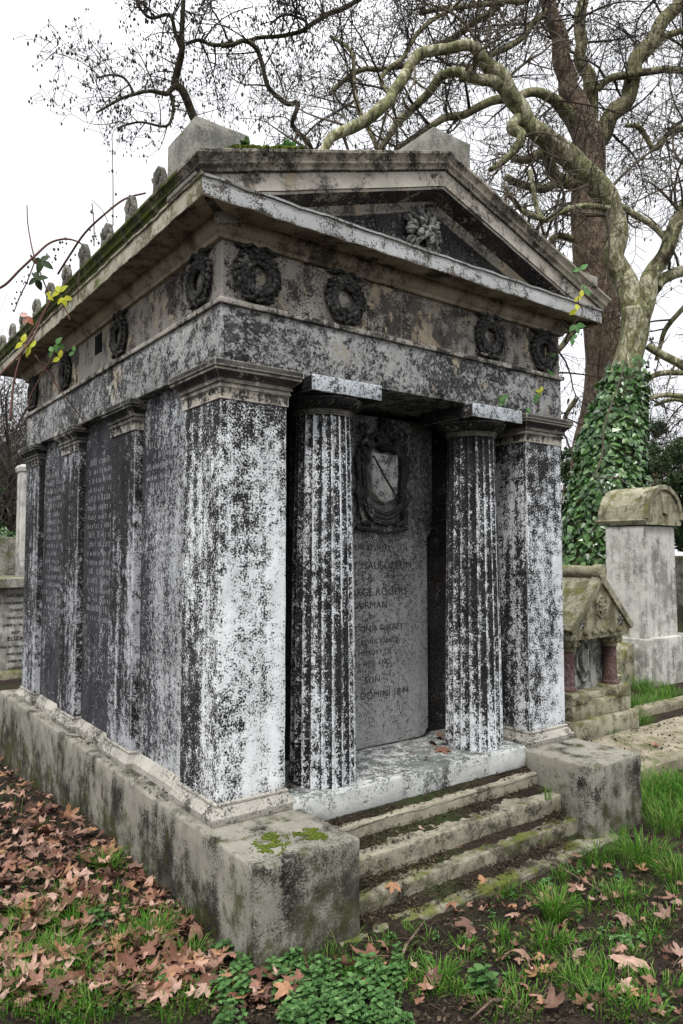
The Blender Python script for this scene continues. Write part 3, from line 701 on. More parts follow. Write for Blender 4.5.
# under-layer of crushed leaves
for _ in range(3000):
    if rl.random()<.7: p=gl(rl.uniform(-30,300),rl.uniform(760,1015),0)
    else: p=gl(rl.uniform(380,700),rl.uniform(780,1024),0)
    if blocked(p.x,p.y,.0): continue
    dx=-.09-p.x
    if p.x>0 and rl.random()<.55: continue
    if p.x<0 and rl.random()>math.exp(-max(0,dx-.5)*1.0)+.15: continue
    s=rl.uniform(.025,.075); v,f=LV[rl.randrange(14)]
    m=Matrix.Translation(Vector((p.x,p.y,gz(p.x,p.y)+rl.uniform(.005,.03))))@Matrix.Rotation(rl.uniform(0,6.3),4,'Z')@Matrix.Rotation(rl.uniform(-.9,.9),4,'X')@Matrix.Scale(s,4)
    b=len(SV); n_=len(v)-12
    SV+=[m@x for x in v]; SF+=[tuple(i+b for i in ff) for ff in f]
o=pyobj('leaf_litter',SV,SF,M['litter'],smooth=True); setp(o,'layer of small crushed brown leaves covering the soil','leaf litter',None,'stuff')
# debris on step treads and soil
V=[];F=[]
for (ya,yb,z) in ((-.132,-.045,.257),(-.285,-.125,.169),(-.40,-.29,.059),(-.54,-.405,-.031)):
    nx,ny=110,6; b=len(V)
    for i in range(nx+1):
        for j in range(ny+1):
            x=.44+1.665*i/nx; t=j/ny; y=ya+(yb-ya)*t
            V.append((x,y,z-.016+.034*t+.012*nz((x,y*2,z),4,2)+.008*nz((x,y,z),25)))
    for i in range(nx):
        for j in range(ny): k=b+i*(ny+1)+j; F.append((k,k+ny+1,k+ny+2,k+1))
o=pyobj('soil',V,F,M['soil'],smooth=True); setp(o,'thin dark soil caught at the back of each step tread','soil',None,'stuff')
V=[];F=[]
def crumb(p,s):
    b=len(V); d=[Vector((rl.uniform(-1,1),rl.uniform(-1,1),rl.uniform(-.5,.7))).normalized()*s for _ in range(4)]
    V.extend([p+x for x in d]); F.extend([(b,b+1,b+2),(b,b+2,b+3),(b,b+3,b+1),(b+1,b+3,b+2)])
for (ya,yb,z,n) in ((-.128,-.05,.258,900),(-.27,-.13,.17,2200),(-.39,-.30,.06,2200),(-.53,-.41,-.03,1800)):
    for _ in range(n):
        x=rl.uniform(.47,2.09); t=rl.random()**.7; y=ya+(yb-ya)*t
        if nz((x,y,z),5,3)+.35*t>rl.uniform(-.1,.35): crumb(Vector((x,y,z+rl.uniform(0,.012+.02*t))),rl.uniform(.004,.011))
for _ in range(9000):
    p=gl(rl.uniform(-20,700),rl.uniform(760,1024),0)
    if blocked(p.x,p.y,0): continue
    crumb(Vector((p.x,p.y,gz(p.x,p.y)+.008)),rl.uniform(.004,.014))
for _ in range(900):
    p=gl(rl.uniform(-20,700),rl.uniform(800,1024),0)
    if blocked(p.x,p.y,.02): continue
    an=rl.uniform(0,6.28); l=rl.uniform(.02,.09); q=p+Vector((math.cos(an)*l,math.sin(an)*l,0)); p.z=gz(p.x,p.y)+rl.uniform(.005,.02); q.z=gz(q.x,q.y)+rl.uniform(.01,.04)
    tube(V,F,[p,(p+q)/2+Vector((0,0,.006)),q],rl.uniform(.0008,.0022),3,False)
for yy in range(700):
    y=rl.uniform(.3,3.9); x=rl.uniform(-.08,.04)
    if any(a-.05<y<a+.45 for a in pils) and x>-.05: continue
    if nz((x,y,0),3)>0: crumb(Vector((x,y,.372+rl.uniform(0,.01))),rl.uniform(.003,.010))
o=pyobj('soil_debris',V,F,M['debris']); setp(o,'crumbs of soil and rotted leaf lying on step treads and ground','debris',None,'stuff')
# ------------------------------------------------------------ grass
V=[];F=[]
def blade(p,h,ang,lean,wd):
    b=len(V); d=Vector((math.cos(ang),math.sin(ang),0)); s=Vector((-d.y,d.x,0))*wd
    for t in (0,.4,.75): 
        c=p+d*(lean*h*t*t)+Vector((0,0,h*(t-.25*lean*t*t))); k=1-.3*t
        V.append(c-s*k); V.append(c+s*k)
    V.append(p+d*(lean*h)+Vector((0,0,h*(1-.38*lean))))
    F.extend([(b,b+1,b+3,b+2),(b+2,b+3,b+5,b+4),(b+4,b+5,b+6)])
def tuft(p,n,h,rad,out=.7):
    for _ in range(n):
        a=rl.uniform(0,2*PI); r=rad*math.sqrt(rl.random()); q=p+Vector((math.cos(a)*r,math.sin(a)*r,0))
        if blocked(q.x,q.y,-.01): continue
        q.z=gz(q.x,q.y); blade(q,h*rl.uniform(.5,1.1),a+rl.uniform(-.8,.8),rl.uniform(.2,out+.3),rl.uniform(.0012,.0025))
def T(px,py,n,h,rad): tuft(gl(px,py,0),n,h,rad)
for a in [(150,945,240,.13,.07),(75,930,160,.12,.09),(25,1000,200,.10,.12),(100,1010,220,.09,.14),(5,950,150,.10,.1),(180,1010,160,.08,.1),(60,965,150,.12,.09),(120,950,120,.11,.06),(15,975,140,.11,.1),(90,985,150,.10,.1),(165,930,90,.11,.05),(30,925,110,.11,.06),(55,900,60,.10,.04),(190,960,80,.10,.05),(108,872,150,.13,.05),(30,880,60,.07,.08),(48,955,150,.08,.10),(130,985,170,.07,.12),(210,1000,150,.06,.12),(70,1005,200,.07,.15),(20,1000,160,.07,.1),(10,930,110,.07,.1),
    (555,920,220,.16,.05),(548,945,120,.10,.07),(440,985,120,.10,.05),(620,900,100,.09,.08),(595,860,160,.11,.10),(640,860,260,.15,.14),(670,830,260,.16,.14),(650,800,220,.14,.14),(680,880,200,.13,.12),(615,835,120,.10,.06),
    (575,985,120,.08,.08),(600,1005,150,.08,.1),(660,990,120,.07,.1),(640,1015,150,.07,.1),(520,1010,80,.06,.08),(500,940,60,.09,.04),(430,900,50,.10,.03),(345,950,60,.12,.04),(330,940,40,.1,.05),(560,880,60,.08,.05),(500,1015,70,.06,.1),
    (38,830,40,.08,.03),(85,862,35,.08,.03),(575,965,80,.07,.08),(610,975,80,.07,.08),(505,895,60,.12,.03)]: T(*a)
for _ in range(700):
    p=gl(rl.uniform(-10,683),rl.uniform(860,1024),0)
    if blocked(p.x,p.y,.0) or nz(p,1.6,9)<-.05: continue
    tuft(p,rl.randint(8,22),rl.uniform(.03,.07),.05)
for _ in range(260): # right bed
    p=Vector((rl.uniform(2.72,5.5),rl.uniform(-1.6,-.05),0)); 
    if p.y>-.12-.1*(p.x-2.6): continue
    tuft(p,rl.randint(35,60),rl.uniform(.10,.20),.11)
for a in [(618,715,150,.13,.10),(640,725,150,.14,.12),(600,722,120,.12,.1),(650,695,170,.13,.12),(665,690,140,.12,.1),(635,690,100,.12,.1),(680,705,120,.12,.15),(612,738,60,.08,.05),(625,712,200,.2,.1),(640,712,240,.22,.12),(655,708,200,.2,.12),(628,722,200,.18,.1),(645,690,200,.2,.12),(670,700,200,.18,.12)]: T(*a)
for _ in range(500): # farther rough grass
    p=Vector((rl.uniform(-6,16),rl.uniform(-1,16),0))
    if -.3<p.x<5.2 and -1<p.y<4.3: continue
    tuft(p,20,rl.uniform(.08,.2),.25)
V=[v for v in V]
o=pyobj('grass',V,F,M['grass']); setp(o,'green grass growing in tufts around the tombs','grass',None,'stuff')
# ------------------------------------------------------------ weeds
def leaf_poly(V,F,p,dirv,nrm,ln,wd,n=4,cup=.15):
    """simple pointed leaf with a fold"""
    s=dirv.cross(nrm).normalized(); b=len(V)
    prof=[0,.75,1.,.8,.45,0] ; ts=[0,.18,.4,.65,.85,1]
    for t,w_ in zip(ts,prof):
        c=p+dirv*(ln*t)-nrm*(ln*.25*t*t); V.append(c); 
        V.append(c+s*(wd*w_*.5)+nrm*(wd*cup*w_)); V.append(c-s*(wd*w_*.5)+nrm*(wd*cup*w_))
    for i in range(5):
        a=b+3*i; F.append((a,a+3,a+4,a+1)); F.append((a,a+2,a+5,a+3))
def weed(V,F,SVv,SFf,p,h,n,ls):
    top=p+Vector((rl.uniform(-.3,.3)*h,rl.uniform(-.3,.3)*h,h)); mid=(p+top)/2+Vector((rl.uniform(-.1,.1)*h,rl.uniform(-.1,.1)*h,0))
    tube(SVv,SFf,[p,mid,top],[.0022,.0018,.001],4)
    for i in range(n):
        t=.25+.75*i/n; q=p.lerp(mid,t*2) if t<.5 else mid.lerp(top,t*2-1); a0=i*PI/2+rl.uniform(-.3,.3)
        for k in (0,1):
            a=a0+k*PI; el=rl.uniform(.0,.5); d=Vector((math.cos(a)*math.cos(el),math.sin(a)*math.cos(el),math.sin(el)))
            nrm=(Vector((0,0,1))-d*d.z).normalized(); l=ls*(1.15-.5*t)*rl.uniform(.8,1.2)
            leaf_poly(V,F,q,d,nrm,l,l*.75)
V=[];F=[];
n=0
while n<250:
    px=rl.uniform(215,405); py=rl.uniform(950,1035); p=gl(px,py,0)
    lim=966-abs(px-330)*.12+12*nz((px,0,0),.05)
    if py<lim or nz(p,7,3)<-.18 or blocked(p.x,p.y,.0): continue
    p.z=gz(p.x,p.y); weed(V,F,V,F,p,rl.uniform(.04,.09),rl.randint(3,5),rl.uniform(.018,.042)); n+=1
for _ in range(260):
    p=gl(rl.uniform(-10,690),rl.uniform(870,1030),0)
    if blocked(p.x,p.y) or nz(p,2.2,4)<.0: continue
    p.z=gz(p.x,p.y); weed(V,F,V,F,p,rl.uniform(.02,.05),rl.randint(2,3),rl.uniform(.015,.03))
o=pyobj('ground_cover',V,F,M['weed'],smooth=True); setp(o,'low leafy green weeds spreading below the near plinth corner','weeds',None,'stuff')
for px,py,h,n,ls,lab in [(482,995,.13,5,.05,'rounded leafy weed standing alone on bare soil at bottom centre'),(97,925,.07,5,.05,'broad leaved green weed in the leaf litter on the left'),(188,838,.05,4,.04,'small dark weed against the plinth side'),
    (620,945,.05,3,.04,'small green clover weed in the right soil'),(545,885,.04,3,.035,'pale green seedling in front of the lowest step'),(165,990,.07,4,.045,'broad green weed left of the weed patch')]:
    p=gl(px,py,0); p.z=gz(p.x,p.y); t=thing('weed_plant',lab,'plant',p,'small weeds')
    V=[];F=[];SV2=[];SF2=[]
    for k in range(5): weed(V,F,SV2,SF2,p+Vector((rl.uniform(-.03,.03),rl.uniform(-.03,.03),0)),h*rl.uniform(.6,1),n,ls)
    pyobj('leaves',V,F,M['weed'],t,smooth=True); pyobj('stem',SV2,SF2,M['weed'],t)
# sticks
for (a,b_,lab) in [((20,985),(110,935),'long thin brown stick lying in the grass at bottom left'),((0,836),(48,822),'pale twig on the dark soil at left'),((545,862),(600,890),'thin grey twig on soil in front of the right block'),((400,960),(425,920),'broken twig on the soil below the kerb'),((500,1000),(470,1020),'short twig at the bottom centre')]:
    p=gl(*a,.03);q=gl(*b_,.04); V=[];F=[]; m=(p+q)/2+Vector((.004,.006,.006)); tube(V,F,*[x for x in crs([p,p.lerp(m,.5)+Vector((0,0,.01)),m,q],[.006,.006,.005,.003],3)],n=5)
    o=pyobj('fallen_twig',V,F,M['bark_brown'],smooth=True); setp(o,lab,'twig')
# moss patches on near block
FH=Vector((FW.x,FW.y,0)).normalized()
for (mx_,my_,rx,ry,lab) in [(272,843,.075,.13,'bright green moss cushion on the near block, larger and nearer the edge'),(313,834,.085,.065,'thin green moss patch on the near block beside the larger cushion')]:
    c_=onz(mx_,my_,.372); bm=NB()
    for _ in range(620):
        a_=rl.uniform(0,2*PI); r=math.sqrt(rl.random())*(1+.35*nz((math.cos(a_),math.sin(a_),mx_),1.5)); p=c_+RT*(rx*r*math.cos(a_))+FH*(ry*r*math.sin(a_))
        if nz(p,22)<-.10 or not(-.08<p.x<.42) or p.y<-.5: continue
        s_=rl.uniform(.5,1.2)*(1.1-.5*r); ico(bm,Vector((p.x,p.y,.371)),(.008*s_,.008*s_,.008*s_),None,1,.3)
    o=obj('moss_patch',bm,M['moss']); setp(o,lab,'moss')
bm=NB()
for _ in range(420):
    x=rl.choice((rl.gauss(.02,.03),rl.gauss(.20,.04),rl.uniform(-.1,.32)))
    z=3.334+rake(x,.24)+.0; ico(bm,Vector((x,-.235+rl.uniform(-.008,.05),z+rl.uniform(0,.012))),(.012,.012,.010),None,1,.3)
o=obj('moss_patch',bm,M['moss']); setp(o,'yellow green moss growing on the pediment edge beside the corner block','moss')
# small ferny plant by left acroterion
for (x,lab) in ((.02,'tiny dark leaved plant at the foot of the corner block on the roof edge'),(.24,'tiny fern like plant on the roof edge right of the corner block')):
    t=thing('rooftop_plant',lab,'plant',(x,-.2,3.40+rake(x,.2)-.08)); V=[];F=[]
    for _ in range(16):
        a=rl.uniform(0,2*PI); el=rl.uniform(.1,1.2); d=Vector((math.cos(a)*math.cos(el),math.sin(a)*math.cos(el),math.sin(el))); nrm=(Vector((0,0,1))-d*d.z).normalized()
        leaf_poly(V,F,Vector((x,-.2,3.335+rake(x,.24)))+Vector((rl.uniform(-.03,.03),0,rl.uniform(0,.03))),d,nrm,.045,.03)
    pyobj('leaves',V,F,M['green'] if x>.1 else M['ivy'],t,smooth=True)
# ============================================================ TREES
rt=random.Random(11)
def limb_pts(path,sub=5):
    P=[at(px,py,w) for px,py,w,r in path]; R=[r*w/FPX*(.72 if r>3 else .85) for px,py,w,r in path]
    return crs(P,R,sub)
def wob(pts,rad,k=.25,s=1.3):
    return [p+Vector((nz(p,s,1),nz(p,s,5),nz(p,s,9)))*min(k,rad[i]*1.2) for i,p in enumerate(pts)]
UPV=Vector((0,0,1))
def branch(V,F,p,d,r,ln,lev,droop,tips,sides=None,curl=.5):
    n=max(3,int(ln/(.16 if lev>1 else .22))); st=ln/n; pts=[p]; rad=[r]; d=d.normalized(); bend=Vector((rt.gauss(0,1),rt.gauss(0,1),rt.gauss(0,1)))*curl
    for i in range(n):
        if rt.random()<.28: bend=Vector((rt.gauss(0,1),rt.gauss(0,1),rt.gauss(0,1)))*curl
        d=(d+bend*.32+UPV*droop*.12).normalized(); pts.append(pts[-1]+d*st*rt.uniform(.8,1.2)); rad.append(max(r*(1-.8*(i+1)/n),.0042))
    tube(V,F,pts,rad,5 if lev<2 else 3,False)
    if lev<3:
        k=int(ln*(5.0 if lev==1 else 7.5)*rt.uniform(.8,1.2))+1
        for _ in range(k):
            t=rt.uniform(.15,1.0); i=min(n-1,int(t*n)); q=pts[i].lerp(pts[i+1],t*n-i if t<1 else 1)
            dd=(pts[i+1]-pts[i]).normalized(); side=Vector((rt.gauss(0,1),rt.gauss(0,1),rt.gauss(0,1))); side=(side-dd*side.dot(dd)).normalized()
            branch(V,F,q,dd*rt.uniform(.1,.9)+side,max(rad[i]*.55,.004),ln*rt.uniform(.28,.55),lev+1,droop,tips,None,curl)
    else: tips.append(pts[-1])
def sprout(V,F,pts,rad,per_m,l0,l1,r0,droop,tips,lo=0.0,curl=.5,away=None):
    L=0
    for i in range(1,len(pts)):
        seg=(pts[i]-pts[i-1]).length; L+=seg
        if i/len(pts)<lo: continue
        n=per_m*1.15*seg; n=int(n)+(1 if rt.random()<n-int(n) else 0)
        for _ in range(n):
            dd=(pts[i]-pts[i-1]).normalized(); side=Vector((rt.gauss(0,1),rt.gauss(0,1),rt.gauss(0,1)+.2)); side=(side-dd*side.dot(dd)).normalized()
            q=pts[i-1].lerp(pts[i],rt.random()); 
            branch(V,F,q,side+dd*rt.uniform(-.1,.7),min(r0*rt.uniform(.7,1.3),rad[i]*.6),rt.uniform(l0,l1),1,droop,tips,None,curl)
def dots(p_list,prob,V,F,s0=.012,s1=.03,hang=.08):
    for p in p_list:
        if rt.random()>prob: continue
        for _ in range(rt.choice((1,2,2))):
            q=p+Vector((rt.gauss(0,.03),rt.gauss(0,.03),-rt.uniform(0,hang))); s=rt.uniform(s0,s1); b=len(V)
            k=rt.uniform(1,2.0)
            V.extend([q+Vector((s*.7,0,0)),q+Vector((0,s*.7,0)),q-Vector((s*.7,0,0)),q-Vector((0,s*.7,0)),q+Vector((0,0,s*k)),q-Vector((0,0,s*k))])
            F.extend([(b,b+1,b+4),(b+1,b+2,b+4),(b+2,b+3,b+4),(b+3,b,b+4),(b+1,b,b+5),(b+2,b+1,b+5),(b+3,b+2,b+5),(b,b+3,b+5)])
def tree(name,label,base,trunk,limbs,bk,tw,group=None,per_m=2.0,l=(0.8,2.0),r0=.022,droop=-.2,dotp=.15,lo=.1,limbmat=None,curl=.5):
    t=thing(name,label,'tree',base,group)
    V=[];F=[]
    p,r=crs([Vector(x) for x,_ in trunk],[y for _,y in trunk],6); p=wob(p,r,.05,1.0); r=[k*(1+.12*nz(q,1.6)) for k,q in zip(r,p)]; tube(V,F,p,r,20); pyobj('trunk',V,F,M[bk],t,smooth=True)
    TV=[];TF=[];tips=[]
    for path,dens in limbs:
        V=[];F=[]
        p,r=limb_pts(path); p=wob(p,r,.1,2.2); tube(V,F,p,r,10); pyobj('limb',V,F,M['bark_brown' if (bk=='bark_brown' and path[0][3]>=15) else (limbmat or bk)],t,smooth=True)
        if dens: sprout(TV,TF,p,r,per_m*dens,l[0],l[1],r0,droop,tips,lo,curl)
    pyobj('crown',TV,TF,M[tw],t)
    if dotp:
        V=[];F=[]; dots(tips,dotp,V,F); pyobj('seed_ball',V,F,M['twig'],t)['kind']='stuff'
    return t
# pale plane tree (ivy clad) at about 11 m
def gb(px,py,w): p=at(px,py,w); return Vector((p.x,p.y,-.1))
b1=gb(603,560,11)
T1=[(b1,.75),(at(602,620,11),.62),(at(604,560,11),.52),(at(608,480,11),.42),(at(617,420,11),.29),(at(626,370,11),.215),(at(633,335,11),.20),(at(634,308,11),.20)]
L1=[([(633,325,11,17),(627,290,11,16),(619,260,11,14),(616,225,11,14),(604,196,11,16),(585,176,10.9,16),(560,152,10.8,15),(537,128,10.7,12.5),(522,110,10.6,12),(508,92,10.5,12),(499,74,10.4,11),(488,58,10.3,9),(470,47,10.2,7.5),(450,43,10.1,7.5),(430,52,10,7.5),(412,66,9.9,7.5),(402,84,9.8,8),(392,102,9.7,8),(372,116,9.6,8),(352,128,9.5,8),(336,142,9.4,7),(322,165,9.3,6)],1.3),
 ([(508,92,10.5,9),(490,82,10.4,8),(462,72,10.5,7),(440,78,10.6,6.5),(428,95,10.7,6),(410,112,10.8,5.5),(392,128,10.8,5),(378,150,10.8,4)],1.3),
 ([(635,322,11,15),(648,285,11,12),(660,258,11,11),(672,232,11,10),(685,205,11,9),(700,170,11,8),(712,120,11,7),(700,60,11,6)],1.6),
 ([(655,290,11.05,8),(664,280,11.1,8),(678,274,11.2,8),(700,268,11.4,7),(740,250,11.6,6)],1.2),
 ([(617,205,11,4),(600,208,10.8,4),(580,208,10.6,4),(560,213,10.5,4),(545,220,10.4,4),(538,205,10.4,3.6),(534,185,10.4,3.2),(531,172,10.4,3)],1.3),
 ([(545,220,10.4,3),(530,214,10.3,4),(515,200,10.3,3.2),(505,185,10.2,2.5)],1.),
 ([(520,112,10.6,8),(512,128,10.5,8),(520,135,10.4,7),(516,150,10.4,6),(505,160,10.4,5),(490,170,10.3,3.5)],1.5),
 ([(624,205,11,4),(640,216,11,4.5),(655,228,11,4.5),(664,240,11,4)],1),
 ([(648,345,11,5),(664,355,11,5.5),(690,372,11,6),(720,395,11.2,5)],.8),
 ([(640,392,11,3),(650,380,11,4),(668,374,11,4),(700,372,11,4)],.8),
 ([(640,412,11,3),(652,400,11,3.2),(680,396,11,3),(720,400,11,3)],1)]
t1=tree('plane_tree','mottled pale forked plane tree with ivy clad lower trunk right of the mausoleum',b1,T1,L1,'bark_pale','twig2',per_m=2.3,l=(.7,1.9),curl=.55,dotp=.22)
# brown tree behind
b2=gb(588,560,12.6)
T2=[(b2,.7),(at(590,560,12.6),.45),(at(594,450,12.6),.38),(at(602,390,12.6),.32),(at(602,330,12.6),.31),(at(593,260,12.6),.30),(at(588,210,12.6),.28),(at(589,170,12.6),.26),(at(587,140,12.6),.25),(at(577,105,12.6),.20)]
L2=[([(580,118,12.6,15),(570,90,12.6,14),(560,55,12.6,12.5),(553,25,12.6,11),(546,-5,12.6,10),(540,-45,12.6,9),(520,-100,12.6,6)],1.2),
 ([(589,135,12.6,11),(592,115,12.7,10),(590,92,12.8,10),(585,65,12.9,8.5),(580,35,13,8),(581,10,13.1,8),(584,-20,13.2,7),(590,-60,13.3,5)],1.3),
 ([(596,145,12.6,12),(610,122,12.6,12),(624,102,12.6,11),(634,75,12.6,11),(643,50,12.6,10.5),(660,28,12.6,10),(680,3,12.6,9),(700,-30,12.6,8)],1.3),
 ([(642,60,12.6,5),(655,42,12.6,5),(672,34,12.6,4.5),(700,24,12.6,4)],1.3),
 ([(598,90,12.6,4),(606,80,12.5,5),(622,75,12.4,5),(650,72,12.4,5),(690,70,12.4,4.5),(730,80,12.4,4)],1.3),
 ([(580,130,12.6,12),(562,110,12.4,9),(548,98,12.2,7),(533,91,12,6),(515,98,11.8,6),(495,102,11.6,6),(470,110,11.4,5.5),(445,120,11.2,5),(420,132,11,4),(395,150,11,3.5)],1.3),
 ([(590,200,12.6,10),(575,186,12.5,8),(560,180,12.4,9),(545,160,12.2,7.5),(536,156,12.1,7),(525,160,12,5),(510,158,12,4)],1.2),
 ([(575,190,12.6,6),(560,185,12.4,6),(545,188,12.3,6),(528,186,12.2,5.5),(508,178,12,5)],1.2),
 ([(572,240,12.6,5),(558,238,12.5,5),(548,244,12.4,4),(530,240,12.3,3)],1.2),
 ([(548,10,12.6,5),(530,30,12.4,4.5),(510,45,12.2,4),(480,62,12,4),(460,80,11.8,3.5)],1.4),
 ([(575,330,12.6,5),(560,345,12.5,4),(548,362,12.4,3),(540,380,12.3,2)],1.4),
 ([(576,400,12.6,3),(563,420,12.5,2.5),(560,450,12.5,2)],1.6)]
t2=tree('brown_barked_tree','tall brown barked tree with a thick straight trunk behind the mausoleum right corner',b2,T2,L2,'bark_brown','twig',per_m=2.2,l=(.8,2.1),curl=.55,dotp=.18,limbmat='bark_green')
# tree beyond the mausoleum: long limbs drooping over it from the left
b3=gb(262,560,13.5)
T3=[(b3,.42),(at(262,560,13.5),.36),(at(255,400,13.4),.30),(at(240,250,13.3),.27),(at(215,165,13.2),.24),(at(200,130,13.1),.21)]
L3=[([(203,136,13.1,8),(193,112,13,7.5),(184,92,12.9,7),(177,82,12.8,6.5),(179,62,12.7,6),(181,45,12.6,5),(180,15,12.5,3.5),(182,-20,12.4,2.5),(176,-60,12.3,2)],1.5),
 ([(178,84,12.8,4.5),(169,92,12.7,4.5),(163,92,12.6,3.5),(150,92,12.5,2.6),(128,96,12.4,2.2),(112,104,12.3,1.8),(96,112,12.2,1.4)],1.9),
 ([(180,48,12.6,3.5),(173,30,12.5,3),(168,15,12.4,2.6),(150,17,12.3,2.2),(140,8,12.2,2),(132,-12,12.1,1.6)],1.9),
 ([(172,95,12.8,3),(172,112,12.7,2.4),(165,126,12.6,2),(140,122,12.5,1.5),(118,128,12.4,1.2)],1.7),
 ([(133,92,12.6,2),(125,78,12.5,1.7),(112,74,12.4,1.6),(96,78,12.3,1.3)],1.7),
 ([(185,45,12.6,2.5),(200,40,12.6,2.5),(212,45,12.6,2.5),(225,45,12.6,3),(233,40,12.6,3)],1.5),
 ([(238,250,13.3,8),(255,190,13.2,7),(300,155,13,4.5),(310,146,12.9,4),(295,128,12.8,3.8),(293,120,12.7,4),(299,104,12.7,4),(285,103,12.6,4),(268,86,12.5,4),(263,65,12.5,3.8),(258,50,12.4,3.6),(245,40,12.4,3.5),(232,44,12.3,3.2),(220,46,12.3,3)],1.3),
 ([(246,41,12.4,2.6),(270,37,12.5,2.8),(300,33,12.6,3),(312,25,12.7,3.3),(330,13,12.8,3.6),(355,2,12.9,4),(385,-25,13,4.5),(430,-70,13,5)],2.1),
 ([(306,33,12.6,2),(305,22,12.6,2),(285,15,12.5,1.8),(270,25,12.4,1.5)],1.6)]
t3=tree('drooping_tree','darker fine twigged tree rising behind the left end of the mausoleum pediment',b3,T3,[([(x,y,w,r*.8) for x,y,w,r in p_],d_*1.2) for p_,d_ in L3],'bark_dark','twig',per_m=2.5,l=(.6,1.5),droop=-.3,curl=.6,dotp=1.0,r0=.014)
# high limbs of the brown tree crossing overhead: dense fine twigs
V=[];F=[];tips=[];LVv=[];LF=[]
for path,dn in [([(548,-40,12.6,7),(500,-60,12.4,6),(440,-50,12.2,5),(380,-70,12,4),(320,-60,11.8,3),(260,-80,11.6,2)],1.7),
             ([(540,-20,12.6,6),(500,5,12.4,5),(470,25,12.3,4.5),(430,50,12.2,4),(400,68,12.2,3.5),(360,72,12.1,3),(330,95,12,2.5)],2.4),
             ([(395,98,10.5,4),(380,80,10.8,3.6),(400,60,11,3),(420,30,11.2,2.6),(450,10,11.4,2.4),(480,-20,11.6,2)],1.8),
             ([(378,150,11,3),(360,110,11.2,3),(355,80,11.4,2.6),(350,50,11.4,2.2),(330,35,11.5,2)],1.9),
             ([(700,130,12,5),(672,130,12,4),(655,150,12,3.4),(640,130,12,3),(625,126,12,2.4)],1.8),
             ([(720,260,12,4),(690,300,12,3.4),(665,330,12,3),(655,360,12,2)],1.6),
             ([(700,420,12,3),(680,400,12,2.6),(655,405,12,2)],2.0),
             ([(548,-30,12.6,5),(520,0,12.2,4),(470,5,12,3.5),(420,12,11.8,3)],1.8)]:
    p,r=limb_pts(path); p=wob(p,r,.1,2.2); LVv=[];LF=[]; tube(LVv,LF,p,r,7); pyobj('limb',LVv,LF,M['bark_green'],t2,smooth=True); sprout(V,F,p,r,2.2*dn,.7,1.7,.014,-.35,tips,.1,.6)
pyobj('crown',V,F,M['twig'],t2)
# ivy on the pale tree
IVR=random.Random(3)
iv=thing('ivy','thick glossy dark green ivy wrapping the lower trunk of the pale plane tree','climbing plant',b1)
V=[];F=[]
rows=[(-.1,.80,11),(at(600,600,11).z,.66,11),(at(600,560,11).z,.60,11),(at(603,520,11).z,.57,11),(at(606,480,11).z,.55,11),(at(609,440,11).z,.50,11),(at(612,415,11).z,.44,11),(at(622,385,11).z,.36,11),(at(628,345,11).z,.30,11)]
ctr=[Vector((b1.x,b1.y,-.1)),at(600,600,11),at(601,560,11),at(603,520,11),at(608,480,11),at(612,440,11),at(616,415,11),at(624,385,11),at(631,345,11)]
def ivp(z):
    for i in range(len(rows)-1):
        if z<=ctr[i+1].z or i==len(rows)-2:
            t=(z-ctr[i].z)/(ctr[i+1].z-ctr[i].z); c=ctr[i].lerp(ctr[i+1],t); return c,rows[i][1]+(rows[i+1][1]-rows[i][1])*t
zt=ctr[-1].z
for _ in range(9500):
    z=IVR.uniform(.1,zt) ; 
    if z>ctr[6].z and IVR.random()<(z-ctr[6].z)/(zt-ctr[6].z)*1.2: continue
    c,r=ivp(z); a=IVR.uniform(0,2*PI); rr=r*(1+.16*nz((math.cos(a)*2,math.sin(a)*2,z),1.7)+.06*nz((a*2,0,z*3),2))-IVR.uniform(0,.09)
    p=Vector((c.x+rr*math.cos(a),c.y+rr*math.sin(a),z)); o_=Vector((math.cos(a),math.sin(a),0))
    n_=(o_+Vector((IVR.gauss(0,.5),IVR.gauss(0,.5),IVR.uniform(-.2,1.0)))).normalized(); d=Vector((IVR.gauss(0,.7),IVR.gauss(0,.7),-1)); d=(d-n_*d.dot(n_)).normalized()
    s=IVR.uniform(.05,.12); sd=d.cross(n_); b=len(V)
    for (u,v_) in ((0,-.1),(.5,0),(.38,.45),(0,1.),(-.38,.45),(-.5,0)): V.append(p+sd*(u*s)+d*(v_*s)-n_*(abs(u)*.3*s))
    F.append((b,b+1,b+2,b+3)); F.append((b,b+3,b+4,b+5))
pyobj('foliage',V,F,M['ivy'],iv)
V=[];F=[]
p,r=crs([at(594,478,10.32),at(602,455,10.4),at(604,430,10.42),at(611,405,10.5),at(620,380,10.6),at(628,350,10.7)],[.012,.014,.014,.012,.01,.008],4); tube(V,F,p,r,5); pyobj('stem',V,F,M['twig2'],iv,smooth=True); V=[];F=[]
p,r=crs([at(594,477,10.32),at(606,478,10.3),at(618,478,10.35),at(628,486,10.4)],[.014,.012,.012,.008],4); tube(V,F,p,r,5)
pyobj('stem',V,F,M['twig2'],iv,smooth=True)
